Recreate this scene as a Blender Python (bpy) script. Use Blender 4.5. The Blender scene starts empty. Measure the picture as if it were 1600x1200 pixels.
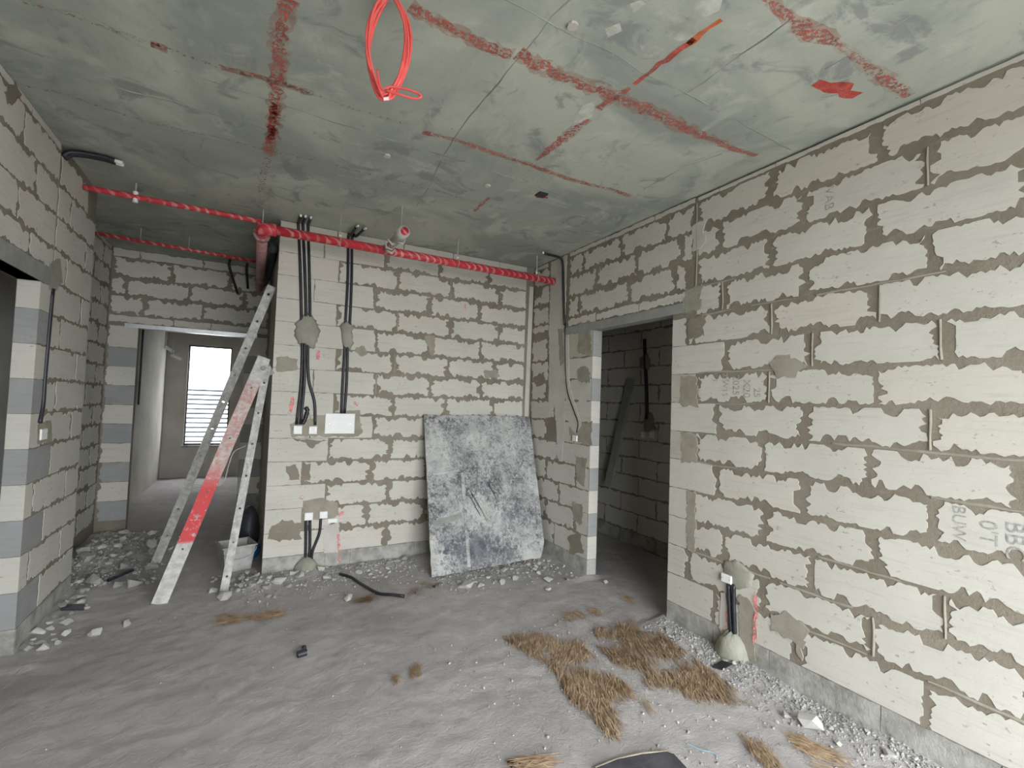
import bpy, bmesh, math, random
from mathutils import Vector, Matrix, noise
from mathutils.geometry import tessellate_polygon

scene = bpy.context.scene
COL = scene.collection

# ------------------------------------------------------------------ camera
cam_data = bpy.data.cameras.new('camera')
cam = bpy.data.objects.new('camera', cam_data)
COL.objects.link(cam)
cam_data.sensor_width = 36.0
cam_data.lens = 36.0 * 746.12 / 1600.0
cam_data.clip_start = 0.05
yaw, pitch, roll = 0.4966, 0.0403, 0.03419
F = Vector((math.sin(yaw) * math.cos(pitch), math.cos(yaw) * math.cos(pitch), math.sin(pitch)))
R0 = Vector((math.cos(yaw), -math.sin(yaw), 0))
U0 = R0.cross(F)
RR = R0 * math.cos(roll) + U0 * math.sin(roll)
UU = U0 * math.cos(roll) - R0 * math.sin(roll)
mw = Matrix((RR, UU, -F)).transposed().to_4x4()
mw.translation = (0, 0, 1.5466)
cam.matrix_world = mw
scene.camera = cam

# ------------------------------------------------------------------ light
world = bpy.data.worlds.new('world')
scene.world = world
world.use_nodes = True
bg = world.node_tree.nodes['Background']
bg.inputs[0].default_value = (0.925, 0.965, 1.0, 1)
bg.inputs[1].default_value = 5.0
scene.view_settings.view_transform = 'Standard'
scene.view_settings.look = 'None'
scene.view_settings.gamma = 1.0
scene.view_settings.use_curve_mapping = False
scene.view_settings.exposure = 1.6


def portal(name, loc, rot, sx, sy):
    l = bpy.data.lights.new(name, 'AREA')
    l.shape = 'RECTANGLE'
    l.size, l.size_y = sx, sy
    l.cycles.is_portal = True
    o = bpy.data.objects.new(name, l)
    o.location, o.rotation_euler = loc, rot
    COL.objects.link(o)


# sampling portals in the two real openings; the sky alone gives the light
portal('terrace_opening_offscreen', (1.15, -1.62, 1.35), (math.radians(90), 0, 0), 2.9, 2.66)
portal('corridor_window', (-0.71, 10.52, 1.49), (math.radians(-90), 0, 0), 0.72, 1.86)

# ------------------------------------------------------------------ helpers
ZC, XR, YB, XL, YF = 3.076, 2.725, 4.594, -1.13, 6.5
WPOS = {}


def link(name, mesh, mat=None, parent=None, origin=(0, 0, 0)):
    o = bpy.data.objects.new(name, mesh)
    COL.objects.link(o)
    if mat is not None:
        mesh.materials.clear()
        mesh.materials.append(mat)
    WPOS[o] = Vector(origin)
    if parent is not None:
        o.parent = parent
        o.location = Vector(origin) - WPOS[parent]
    else:
        o.location = origin
    return o


def mesh_obj(name, verts, faces, mat, parent=None, origin=None, smooth=False):
    vs = [Vector(v) for v in verts]
    if origin is None:
        lo = Vector((min(v.x for v in vs), min(v.y for v in vs), min(v.z for v in vs)))
        hi = Vector((max(v.x for v in vs), max(v.y for v in vs), max(v.z for v in vs)))
        origin = (lo + hi) / 2
        if parent is None:
            origin.z = lo.z
    origin = Vector(origin)
    me = bpy.data.meshes.new(name)
    me.from_pydata([v - origin for v in vs], [], faces)
    if smooth:
        me.polygons.foreach_set('use_smooth', [True] * len(me.polygons))
    me.update()
    return link(name, me, mat, parent, origin)


def empty(name, loc):
    o = bpy.data.objects.new(name, None)
    o.empty_display_size = 0.1
    COL.objects.link(o)
    o.location = loc
    WPOS[o] = Vector(loc)
    return o


def tag(o, label, cat, group=None):
    o['label'] = label
    o['category'] = cat
    if group:
        o['group'] = group
    return o


def struct(o):
    o['kind'] = 'structure'
    return o


class MB:
    """collects simple shapes into one mesh"""

    def __init__(s):
        s.v, s.f = [], []

    def add(s, v, f):
        b = len(s.v)
        s.v += [tuple(x) for x in v]
        s.f += [tuple(b + i for i in q) for q in f]
        return s

    def box(s, x0, x1, y0, y1, z0, z1):
        v = [(x, y, z) for z in (z0, z1) for y in (y0, y1) for x in (x0, x1)]
        return s.add(v, [(0, 2, 3, 1), (4, 5, 7, 6), (0, 1, 5, 4), (2, 6, 7, 3), (0, 4, 6, 2), (1, 3, 7, 5)])

    def bar(s, a, b, w, h, up=(0, 0, 1)):
        """box section from a to b, w across, h along the up-ish direction"""
        a, b = Vector(a), Vector(b)
        d = (b - a).normalized()
        e = d.cross(Vector(up)).normalized()
        g = e.cross(d)
        v = []
        for p in (a, b):
            for i, j in ((-1, -1), (1, -1), (1, 1), (-1, 1)):
                v.append(p + e * i * w / 2 + g * j * h / 2)
        return s.add(v, [(3, 2, 1, 0), (4, 5, 6, 7), (0, 1, 5, 4), (1, 2, 6, 5), (2, 3, 7, 6), (3, 0, 4, 7)])

    def tube(s, pts, r, n=10, caps=True):
        pts = [Vector(q) for q in pts]
        rs = r if isinstance(r, (list, tuple)) else [r] * len(pts)
        prev = None
        b = len(s.v)
        for i, q in enumerate(pts):
            d = (pts[min(i + 1, len(pts) - 1)] - pts[max(i - 1, 0)]).normalized()
            if prev is None:
                t = Vector((0, 0, 1)) if abs(d.z) < 0.9 else Vector((1, 0, 0))
                e = d.cross(t).normalized()
            else:
                e = (prev - d * prev.dot(d)).normalized()
            prev = e
            g = d.cross(e)
            for k in range(n):
                an = 2 * math.pi * k / n
                s.v.append(tuple(q + (e * math.cos(an) + g * math.sin(an)) * rs[i]))
        for i in range(len(pts) - 1):
            for k in range(n):
                k2 = (k + 1) % n
                s.f.append((b + i * n + k, b + i * n + k2, b + (i + 1) * n + k2, b + (i + 1) * n + k))
        if caps:
            s.f.append(tuple(b + k for k in range(n))[::-1])
            s.f.append(tuple(b + (len(pts) - 1) * n + k for k in range(n)))
        return s

    def build(s, name, mat, parent=None, origin=None, smooth=False):
        return mesh_obj(name, s.v, s.f, mat, parent, origin, smooth)


def bend(pts, k=6):
    """Catmull-Rom through the points"""
    P = [Vector(q) for q in pts]
    P = [P[0] * 2 - P[1]] + P + [P[-1] * 2 - P[-2]]
    out = []
    for i in range(1, len(P) - 2):
        for j in range(k):
            t = j / k
            a, b, c, d = P[i - 1], P[i], P[i + 1], P[i + 2]
            out.append(0.5 * ((2 * b) + (c - a) * t + (2 * a - 5 * b + 4 * c - d) * t * t + (3 * b - a - 3 * c + d) * t ** 3))
    out.append(P[-2])
    return out


# ------------------------------------------------------------------ materials
class Nodes:
    def __init__(s, name):
        s.m = bpy.data.materials.new(name)
        s.m.use_nodes = True
        s.t = s.m.node_tree
        s.b = s.t.nodes['Principled BSDF']
        s.geo = s.t.nodes.new('ShaderNodeNewGeometry')
        s.pos = s.geo.outputs['Position']

    def use_object_coords(s):
        tc = s.t.nodes.new('ShaderNodeTexCoord')
        oi = s.t.nodes.new('ShaderNodeObjectInfo')
        ad = s.t.nodes.new('ShaderNodeVectorMath')
        ad.operation = 'MULTIPLY_ADD'
        s.t.links.new(oi.outputs['Random'], ad.inputs[0])
        ad.inputs[1].default_value = (17, 31, 47)
        s.t.links.new(tc.outputs['Object'], ad.inputs[2])
        s.pos = ad.outputs[0]

    def n(s, kind, **kw):
        x = s.t.nodes.new(kind)
        for k, v in kw.items():
            setattr(x, k, v)
        return x

    def scaled(s, v):
        x = s.n('ShaderNodeVectorMath', operation='MULTIPLY')
        s.t.links.new(s.pos, x.inputs[0])
        x.inputs[1].default_value = v
        return x.outputs[0]

    def noise(s, scale, detail=4, rough=0.55, stretch=None, dist=0.0):
        x = s.n('ShaderNodeTexNoise')
        x.inputs['Scale'].default_value = scale
        x.inputs['Detail'].default_value = detail
        x.inputs['Roughness'].default_value = rough
        x.inputs['Distortion'].default_value = dist
        s.t.links.new(s.scaled(stretch) if stretch else s.pos, x.inputs['Vector'])
        return x.outputs['Fac']

    def ramp(s, fac, a, b, lo=0.0, hi=1.0):
        x = s.n('ShaderNodeMapRange')
        x.inputs['From Min'].default_value = a
        x.inputs['From Max'].default_value = b
        x.inputs['To Min'].default_value = lo
        x.inputs['To Max'].default_value = hi
        s.t.links.new(fac, x.inputs['Value'])
        return x.outputs[0]

    def mix(s, fac, a, b, mode='MIX'):
        x = s.n('ShaderNodeMix', data_type='RGBA', blend_type=mode)
        for sock, v in ((x.inputs[0], fac), (x.inputs[6], a), (x.inputs[7], b)):
            if isinstance(v, (int, float)):
                sock.default_value = v
            elif isinstance(v, tuple):
                sock.default_value = v + (1,) if len(v) == 3 else v
            else:
                s.t.links.new(v, sock)
        return x.outputs[2]

    def math(s, op, a, b=0.0):
        x = s.n('ShaderNodeMath', operation=op)
        for sock, v in ((x.inputs[0], a), (x.inputs[1], b)):
            if isinstance(v, (int, float)):
                sock.default_value = v
            else:
                s.t.links.new(v, sock)
        return x.outputs[0]

    def out(s, col, rough=0.9, bump=None, strength=0.3, dist=0.01, metallic=0.0, spec=0.3):
        if isinstance(col, tuple):
            s.b.inputs['Base Color'].default_value = col + (1,)
        else:
            s.t.links.new(col, s.b.inputs['Base Color'])
        if isinstance(rough, (int, float)):
            s.b.inputs['Roughness'].default_value = rough
        else:
            s.t.links.new(rough, s.b.inputs['Roughness'])
        s.b.inputs['Metallic'].default_value = metallic
        s.b.inputs['Specular IOR Level'].default_value = spec
        if bump is not None:
            bp = s.n('ShaderNodeBump')
            bp.inputs['Strength'].default_value = strength
            bp.inputs['Distance'].default_value = dist
            s.t.links.new(bump, bp.inputs['Height'])
            s.t.links.new(bp.outputs[0], s.b.inputs['Normal'])
        return s.m


def mottled(name, a, b, scale=4, rough=0.9, bump=30, strength=0.3, dist=0.01, spec=0.3, metallic=0.0, own=False, lo=0.35, hi=0.65):
    k = Nodes(name)
    if own:
        k.use_object_coords()
    f = k.ramp(k.noise(scale, 5, 0.6), lo, hi)
    return k.out(k.mix(f, a, b), rough, k.noise(bump, 5, 0.65), strength, dist, metallic, spec)


def block_material(name, a, b, warm, speck=0.5, dust=0.0):
    k = Nodes(name)
    oi = k.n('ShaderNodeObjectInfo')
    col = k.mix(k.ramp(k.noise(2.3, 4, 0.6), 0.35, 0.65), a, b)
    col = k.mix(k.ramp(oi.outputs['Random'], 0.6, 1.0, 0.0, 0.4), col, warm)
    # faint saw lines and grime
    saw = k.noise(7, 3, 0.6, stretch=(0.6, 0.6, 9))
    col = k.mix(k.ramp(saw, 0.52, 0.72, 0, 0.35), col, (a[0] * 0.78, a[1] * 0.77, a[2] * 0.74))
    # mortar splashes of their own shape
    sp = k.math('MULTIPLY', k.ramp(k.noise(46, 3, 0.6, stretch=(0.7, 0.7, 1.2)), 0.64, 0.67), k.ramp(k.noise(5.5, 2, 0.5), 0.47, 0.56))
    col = k.mix(k.math('MULTIPLY', sp, speck), col, (0.22, 0.195, 0.155))
    if dust:
        col = k.mix(k.ramp(k.noise(9, 5, 0.7), 0.45, 0.7, 0, dust), col, (0.30, 0.29, 0.27))
    h = k.math('ADD', k.math('MULTIPLY', k.noise(220, 3, 0.7), 0.5), k.noise(38, 4, 0.6))
    return k.out(col, 0.93, h, 0.25, 0.004, spec=0.2)


M_BLOCK = block_material('aerated_block', (0.545, 0.53, 0.475), (0.605, 0.59, 0.53), (0.60, 0.54, 0.475))
M_BLOCK_GREY = block_material('grey_block', (0.30, 0.308, 0.308), (0.36, 0.366, 0.362), (0.33, 0.32, 0.305), 0.3, 0.4)
M_BLOCK_BEIGE = block_material('dusty_block', (0.46, 0.435, 0.37), (0.51, 0.485, 0.42), (0.47, 0.43, 0.37), 0.5, 0.4)


def mortar_material():
    k = Nodes('mortar')
    c = k.mix(k.ramp(k.noise(3.2, 4, 0.6), 0.35, 0.68), (0.218, 0.192, 0.150), (0.282, 0.253, 0.202))
    c = k.mix(k.ramp(k.noise(14, 4, 0.6, stretch=(1, 1, 2.4)), 0.55, 0.75, 0, 0.4), c, (0.36, 0.335, 0.28))
    return k.out(c, 0.95, k.noise(60, 5, 0.7), 0.5, 0.01, spec=0.2)


M_MORTAR = mortar_material()
M_RIDGE = mottled('mortar_ridge', (0.29, 0.265, 0.21), (0.37, 0.345, 0.285), 9, 0.92, 70, 0.3)
M_PLASTER = mottled('smooth_patch_plaster', (0.50, 0.48, 0.43), (0.58, 0.56, 0.51), 5, 0.9, 60, 0.25)
M_GREYPATCH = mottled('grey_green_patch_mortar', (0.275, 0.272, 0.22), (0.36, 0.355, 0.295), 7, 0.92, 70, 0.4)
M_BASE = mottled('base_concrete', (0.25, 0.245, 0.22), (0.44, 0.43, 0.395), 7, 0.93, 34, 0.55, 0.012, lo=0.38, hi=0.60)
M_LINTEL = mottled('precast_lintel', (0.25, 0.255, 0.235), (0.33, 0.335, 0.31), 6, 0.85, 40, 0.4)


def ceiling_material():
    k = Nodes('raw_slab_concrete')
    c = k.mix(k.ramp(k.noise(1.1, 5, 0.6, dist=0.8), 0.40, 0.60), (0.315, 0.345, 0.305), (0.475, 0.50, 0.425))
    c = k.mix(k.ramp(k.noise(2.6, 6, 0.6, dist=0.8), 0.55, 0.64, 0, 0.5), c, (0.56, 0.585, 0.51))
    c = k.mix(k.ramp(k.noise(3.7, 6, 0.62, dist=1.0), 0.56, 0.64, 0, 0.7), c, (0.235, 0.25, 0.245))
    c = k.mix(k.ramp(k.noise(11, 6, 0.7, stretch=(1, 0.35, 1)), 0.56, 0.75, 0, 0.35), c, (0.19, 0.20, 0.175))
    c = k.mix(k.ramp(k.noise(30, 4, 0.6), 0.70, 0.76, 0, 0.6), c, (0.13, 0.13, 0.12))
    return k.out(c, 0.8, k.noise(9, 8, 0.7), 0.35, 0.012, spec=0.35)


def floor_material():
    k = Nodes('dusty_screed')
    c = k.mix(k.ramp(k.noise(0.9, 5, 0.6), 0.36, 0.64), (0.405, 0.38, 0.378), (0.515, 0.487, 0.482))
    c = k.mix(k.ramp(k.noise(4.2, 7, 0.68, dist=0.6), 0.52, 0.70, 0, 0.6), c, (0.62, 0.595, 0.575))
    c = k.mix(k.ramp(k.noise(7.5, 7, 0.7, dist=0.5), 0.56, 0.72, 0, 0.5), c, (0.28, 0.26, 0.25))
    c = k.mix(k.ramp(k.noise(120, 3, 0.6), 0.66, 0.72, 0, 0.7), c, (0.68, 0.665, 0.63))
    c = k.mix(k.ramp(k.noise(85, 3, 0.6, stretch=(1, 1.1, 1)), 0.70, 0.75, 0, 0.6), c, (0.10, 0.095, 0.09))
    h = k.math('ADD', k.noise(16, 9, 0.72, dist=0.4), k.math('MULTIPLY', k.noise(110, 3, 0.7), 0.3))
    return k.out(c, 0.95, h, 0.55, 0.022, spec=0.15)


M_CEIL = ceiling_material()
M_FLOOR = floor_material()
M_SEAM = mottled('seam_concrete', (0.20, 0.21, 0.19), (0.36, 0.375, 0.335), 3, 0.85, 40, 0.3)
M_STONE = mottled('broken_block_stone', (0.56, 0.545, 0.505), (0.72, 0.70, 0.66), 14, 0.95, 60, 0.6, 0.01, own=True)
M_STONE_D = mottled('dusty_rubble_stone', (0.34, 0.325, 0.305), (0.47, 0.45, 0.425), 14, 0.95, 60, 0.6, 0.01, own=True)
M_GRAVEL = mottled('gravel', (0.27, 0.265, 0.255), (0.50, 0.49, 0.47), 38, 0.95, 90, 0.5, lo=0.42, hi=0.58)
M_SOIL = mottled('brown_fibrous_dirt', (0.27, 0.18, 0.11), (0.42, 0.31, 0.21), 22, 0.97, 70, 0.9, 0.02)
M_FIBRE = mottled('coir_fibre', (0.30, 0.19, 0.11), (0.56, 0.42, 0.28), 18, 0.9, 60, 0.1)
M_CONDUIT = mottled('black_conduit_plastic', (0.012, 0.013, 0.017), (0.028, 0.029, 0.036), 20, 0.42, 60, 0.05, spec=0.5)
M_WHITE = mottled('white_box_plastic', (0.83, 0.83, 0.81), (0.87, 0.87, 0.86), 30, 0.45, 60, 0.02, spec=0.4)
M_DARKBOARD = mottled('dark_sheet', (0.055, 0.055, 0.065), (0.105, 0.10, 0.11), 9, 0.8, 60, 0.3)
M_CARD = mottled('raw_board_edge', (0.30, 0.26, 0.20), (0.40, 0.35, 0.28), 20, 0.9, 60, 0.2)
M_STEEL = mottled('galvanised_steel', (0.55, 0.56, 0.57), (0.68, 0.69, 0.70), 12, 0.38, 40, 0.1, metallic=0.9)
M_ROD = mottled('zinc_rod', (0.50, 0.50, 0.49), (0.62, 0.62, 0.60), 30, 0.5, 80, 0.1, metallic=0.6)
M_RAIL = mottled('cement_splashed_aluminium', (0.36, 0.36, 0.34), (0.60, 0.595, 0.56), 26, 0.7, 60, 0.4, spec=0.4)
M_TUB = mottled('cement_dusted_plastic', (0.36, 0.355, 0.34), (0.50, 0.49, 0.47), 16, 0.8, 60, 0.3)
M_BLUE = mottled('blue_woven_plastic', (0.02, 0.10, 0.22), (0.03, 0.15, 0.30), 30, 0.6, 90, 0.5)
M_NAVYBAG = mottled('dark_plastic_sack', (0.025, 0.027, 0.035), (0.06, 0.062, 0.075), 14, 0.45, 40, 0.6, spec=0.5)
M_THREAD = mottled('pale_blue_thread', (0.25, 0.42, 0.50), (0.35, 0.50, 0.58), 30, 0.8)
M_WIRE = mottled('pale_wire', (0.45, 0.43, 0.38), (0.52, 0.50, 0.45), 30, 0.6)
M_STAMP = mottled('grey_stamp_ink', (0.24, 0.24, 0.235), (0.48, 0.475, 0.44), 60, 0.9, 60, 0.05)
M_FACADE = mottled('white_cladding', (0.80, 0.80, 0.80), (0.84, 0.84, 0.84), 3, 0.8)
M_BAND = mottled('grey_backing', (0.13, 0.15, 0.17), (0.16, 0.18, 0.20), 3, 0.8)  # plain mid-grey backing set behind the facade slats
M_GROUND = mottled('outdoor_ground', (0.30, 0.295, 0.28), (0.36, 0.35, 0.335), 0.4, 0.95)
M_ROOMWALL = mottled('bare_block_wall', (0.42, 0.40, 0.36), (0.52, 0.50, 0.45), 2, 0.95, 40, 0.3)


def red_pipe_material(name, red, pale, k1):
    k = Nodes(name)
    w = k.n('ShaderNodeTexWave', wave_type='BANDS', bands_direction='DIAGONAL')
    w.inputs['Scale'].default_value = k1
    w.inputs['Distortion'].default_value = 5.0
    w.inputs['Detail'].default_value = 3.0
    k.t.links.new(k.pos, w.inputs['Vector'])
    f = k.math('MULTIPLY', k.ramp(w.outputs['Fac'], 0.6, 0.9), k.ramp(k.noise(4, 3, 0.6), 0.3, 0.55))
    c = k.mix(f, red, pale)
    return k.out(c, 0.45, k.noise(40, 4, 0.6), 0.3, 0.01, spec=0.5)


M_PIPE = red_pipe_material('film_wrapped_red_pipe', (0.56, 0.035, 0.05), (0.66, 0.30, 0.29), 9)
M_PIPE_WRAP = red_pipe_material('plastic_wrapped_pipe_end', (0.40, 0.16, 0.16), (0.52, 0.44, 0.42), 14)
M_CABLE = mottled('coral_red_cable', (0.80, 0.10, 0.095), (0.88, 0.15, 0.135), 20, 0.4, 60, 0.02, spec=0.5)


def paint_material(name, col, cover, scale=55):
    k = Nodes(name)
    tr = k.n('ShaderNodeBsdfTransparent')
    ms = k.n('ShaderNodeMixShader')
    c = k.mix(k.ramp(k.noise(20, 4, 0.6), 0.4, 0.6), col, tuple(min(1, x * 1.3 + 0.03) for x in col))
    k.out(c, 0.85, None)
    a = k.math('MULTIPLY', k.ramp(k.noise(scale, 5, 0.7), cover, cover + 0.10), k.ramp(k.noise(4, 3, 0.6), 0.25, 0.5, 0.15, 1.0))
    k.t.links.new(a, ms.inputs[0])
    k.t.links.new(tr.outputs[0], ms.inputs[1])
    k.t.links.new(k.b.outputs[0], ms.inputs[2])
    k.t.links.new(ms.outputs[0], k.t.nodes['Material Output'].inputs['Surface'])
    return k.m


def halo_material():
    m = paint_material('red_dust_halo', (0.42, 0.17, 0.12), 0.40, 14)
    t = m.node_tree
    ms = [n for n in t.nodes if n.type == 'MIX_SHADER'][0]
    src = ms.inputs[0].links[0].from_socket
    mu = t.nodes.new('ShaderNodeMath')
    mu.operation = 'MULTIPLY'
    mu.inputs[1].default_value = 0.30
    t.links.new(src, mu.inputs[0])
    t.links.new(mu.outputs[0], ms.inputs[0])
    return m


M_REDHALO = halo_material()
M_REDPAINT = paint_material('red_chalk_paint', (0.40, 0.10, 0.075), 0.46)
M_REDFAINT = paint_material('faint_red_line', (0.36, 0.16, 0.12), 0.52)
M_REDSOLID = paint_material('solid_red_paint', (0.44, 0.07, 0.05), 0.34)
M_ORANGE = paint_material('orange_paint', (0.55, 0.13, 0.03), 0.30)
M_PINK = paint_material('pink_marking_spray', (0.75, 0.22, 0.22), 0.46, 30)
M_PALEPATCH = paint_material('pale_filler', (0.44, 0.45, 0.40), 0.24, 20)


def board_material():
    k = Nodes('smeared_formwork_ply')
    k.use_object_coords()
    dark = k.mix(k.ramp(k.noise(8, 4, 0.6), 0.4, 0.6), (0.10, 0.10, 0.115), (0.19, 0.19, 0.21))
    pale = k.mix(k.ramp(k.noise(5, 5, 0.6), 0.4, 0.6), (0.42, 0.43, 0.41), (0.55, 0.555, 0.53))
    a = k.noise(26, 9, 0.8, dist=1.2)
    b = k.noise(2.2, 3, 0.6)
    f = k.ramp(k.math('ADD', a, k.math('MULTIPLY', b, 0.6)), 0.70, 0.87)
    c = k.mix(f, dark, pale)
    s = k.noise(11, 5, 0.7, stretch=(0.35, 1.0, 2.2), dist=2.2)
    c = k.mix(k.ramp(s, 0.66, 0.72, 0, 0.7), c, (0.06, 0.06, 0.07))
    return k.out(c, 0.85, a, 0.5, 0.01, spec=0.3)


M_BOARD = board_material()


def red_rail_material():
    k = Nodes('worn_red_paint_on_aluminium')
    sep = k.n('ShaderNodeSeparateXYZ')
    k.t.links.new(k.pos, sep.inputs[0])
    z = sep.outputs[2]
    base = k.mix(k.ramp(k.noise(26, 5, 0.6), 0.35, 0.65), (0.40, 0.395, 0.37), (0.62, 0.61, 0.57))
    full = k.math('MULTIPLY', k.ramp(z, 0.40, 0.425), k.ramp(z, 1.00, 0.80))
    worn = k.math('MULTIPLY', k.ramp(z, 0.40, 0.42), k.ramp(z, 1.68, 1.60))
    wf = k.math('MULTIPLY', worn, k.ramp(k.noise(30, 5, 0.7), 0.40, 0.60, 0.15, 0.85))
    ff = k.math('MULTIPLY', full, k.ramp(k.noise(22, 5, 0.7), 0.36, 0.44))
    c = k.mix(wf, base, (0.50, 0.21, 0.19))
    c = k.mix(ff, c, (0.60, 0.055, 0.06))
    return k.out(c, 0.6, k.noise(60, 4, 0.6), 0.3, 0.005, spec=0.4)


M_REDRAIL = red_rail_material()

# ------------------------------------------------------------------ floor, ceiling, shell


def fh(x, y):
    """floor height: uneven screed with debris banks along the walls"""
    h = 0.012 * noise.noise(Vector((x * 1.1, y * 1.1, 0.3))) + 0.006 * noise.noise(Vector((x * 4.1, y * 4.1, 2.3)))
    h += 0.0055 * noise.noise(Vector((x * 11, y * 13, 5.1)))
    n2 = 0.6 + 0.5 * noise.noise(Vector((x * 3, y * 3, 9.0)))
    if 0.0 < x < 2.75 and y < 4.62:
        h += 0.045 * n2 * math.exp(-((YB - y) / 0.28) ** 2)
    if y < 2.6 and x > 1.8:
        h += 0.05 * n2 * math.exp(-((XR - x) / 0.17) ** 2)
    if x > 2.0 and 3.45 < y < 4.6:
        h += 0.045 * n2 * math.exp(-((XR - x) / 0.22) ** 2)
    if x < -0.5 and 3.6 < y < 6.45:
        e = min(1, max(0, (y - 3.6) / 1.1))
        h += (0.02 + 0.07 * e) * n2 * math.exp(-((x + 1.25) / 0.33) ** 2)
    return h


def build_floor():
    x0, x1, y0, y1, st = -3.3, 4.0, -1.7, 10.6, 0.03
    nx, ny = int((x1 - x0) / st) + 1, int((y1 - y0) / st) + 1
    v, f = [], []
    for j in range(ny):
        for i in range(nx):
            x, y = x0 + i * st, y0 + j * st
            v.append((x, y, fh(x, y)))
    for j in range(ny - 1):
        for i in range(nx - 1):
            a = j * nx + i
            f.append((a, a + 1, a + nx + 1, a + nx))
    return struct(mesh_obj('floor', v, f, M_FLOOR, origin=(0, 0, 0), smooth=True))


floor = build_floor()
ceiling = struct(MB().box(-3.3, 4.0, -1.7, 10.8, ZC, ZC + 0.2).build('ceiling', M_CEIL, origin=(0, 0, ZC)))

ZB, CH = 0.1586, 0.205
T = 0.10


class Face:
    def __init__(s, o, u, n):
        s.o, s.u, s.n = Vector(o), Vector(u), Vector(n)
        s.flip = s.u.cross(Vector((0, 0, 1))).dot(s.n) < 0

    def P(s, a, t, d=0.0):
        return s.o + s.u * a + Vector((0, 0, t)) + s.n * d


def lobed(L, base, rng):
    """ragged inset profile: scalloped mortar squeezed over the block edge"""
    n = max(2, int(L / 0.0155))
    out = [0.0] * (n + 1)
    pos = -rng.uniform(0, 0.05)
    while pos < L:
        w = rng.uniform(0.03, 0.11)
        amp = base * rng.choice((0.15, 0.4, 0.7, 1.0, 1.2, 1.7))
        for i in range(n + 1):
            x = (i / n * L - pos) / w
            if 0 <= x <= 1:
                out[i] = amp * (0.55 + 0.45 * math.sin(math.pi * x))
        pos += w
    return [max(0.0012, base * 0.25, o + rng.uniform(-0.36, 0.36) * base) for o in out]


def block(face, a0, a1, t0, t1, parent, mat=None, sm=0.02, name='block', seed=None, proud=0.0028, back=0.004, sides=None):
    rng = random.Random(seed if seed is not None else (round(a0 * 1000) * 7919 + round(t0 * 1000) * 104729 + round(face.o.x * 100 + face.o.y * 77)))
    W, H = a1 - a0, t1 - t0
    l, r, b, t = sides if sides else (sm, sm, sm, sm)
    cap = min(0.05, W * 0.3, H * 0.3)
    bo = [min(cap, q) for q in lobed(W, b, rng)]
    to = [min(cap, q) for q in lobed(W, t, rng)]
    lo = [min(cap, q) for q in lobed(H, l, rng)]
    ro = [min(cap, q) for q in lobed(H, r, rng)]
    pts = []
    x_l, x_r = a0 + lo[0], a1 - ro[0]
    nb = len(bo) - 1
    for i in range(nb + 1):
        x = x_l + (x_r - x_l) * i / nb
        pts.append((x, t0 + bo[i]))
    nr = len(ro) - 1
    for i in range(1, nr):
        pts.append((a1 - ro[i], t0 + bo[-1] + (t1 - to[-1] - t0 - bo[-1]) * i / nr))
    x_l2, x_r2 = a0 + lo[-1], a1 - ro[-1]
    nt = len(to) - 1
    for i in range(nt, -1, -1):
        pts.append((x_l2 + (x_r2 - x_l2) * i / nt, t1 - to[i]))
    nl = len(lo) - 1
    for i in range(nl - 1, 0, -1):
        pts.append((a0 + lo[i], t0 + bo[0] + (t1 - to[0] - t0 - bo[0]) * i / nl))
    n = len(pts)
    tw = rng.uniform(-0.0007, 0.0007)
    v = [face.P(x, z, proud + tw) for x, z in pts] + [face.P(x, z, -back) for x, z in pts]
    f = [tuple(t3) for t3 in tessellate_polygon([[Vector((x, z, 0)) for x, z in pts]])]
    f = [q if (pts[q[1]][0] - pts[q[0]][0]) * (pts[q[2]][1] - pts[q[0]][1]) - (pts[q[1]][1] - pts[q[0]][1]) * (pts[q[2]][0] - pts[q[0]][0]) > 0 else q[::-1] for q in f]
    f += [(i, n + i, n + (i + 1) % n, (i + 1) % n) for i in range(n)]
    if face.flip:
        f = [q[::-1] for q in f]
    org = face.P((a0 + a1) / 2, (t0 + t1) / 2)
    return mesh_obj(name, v, f, mat or M_BLOCK, parent, org)


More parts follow.
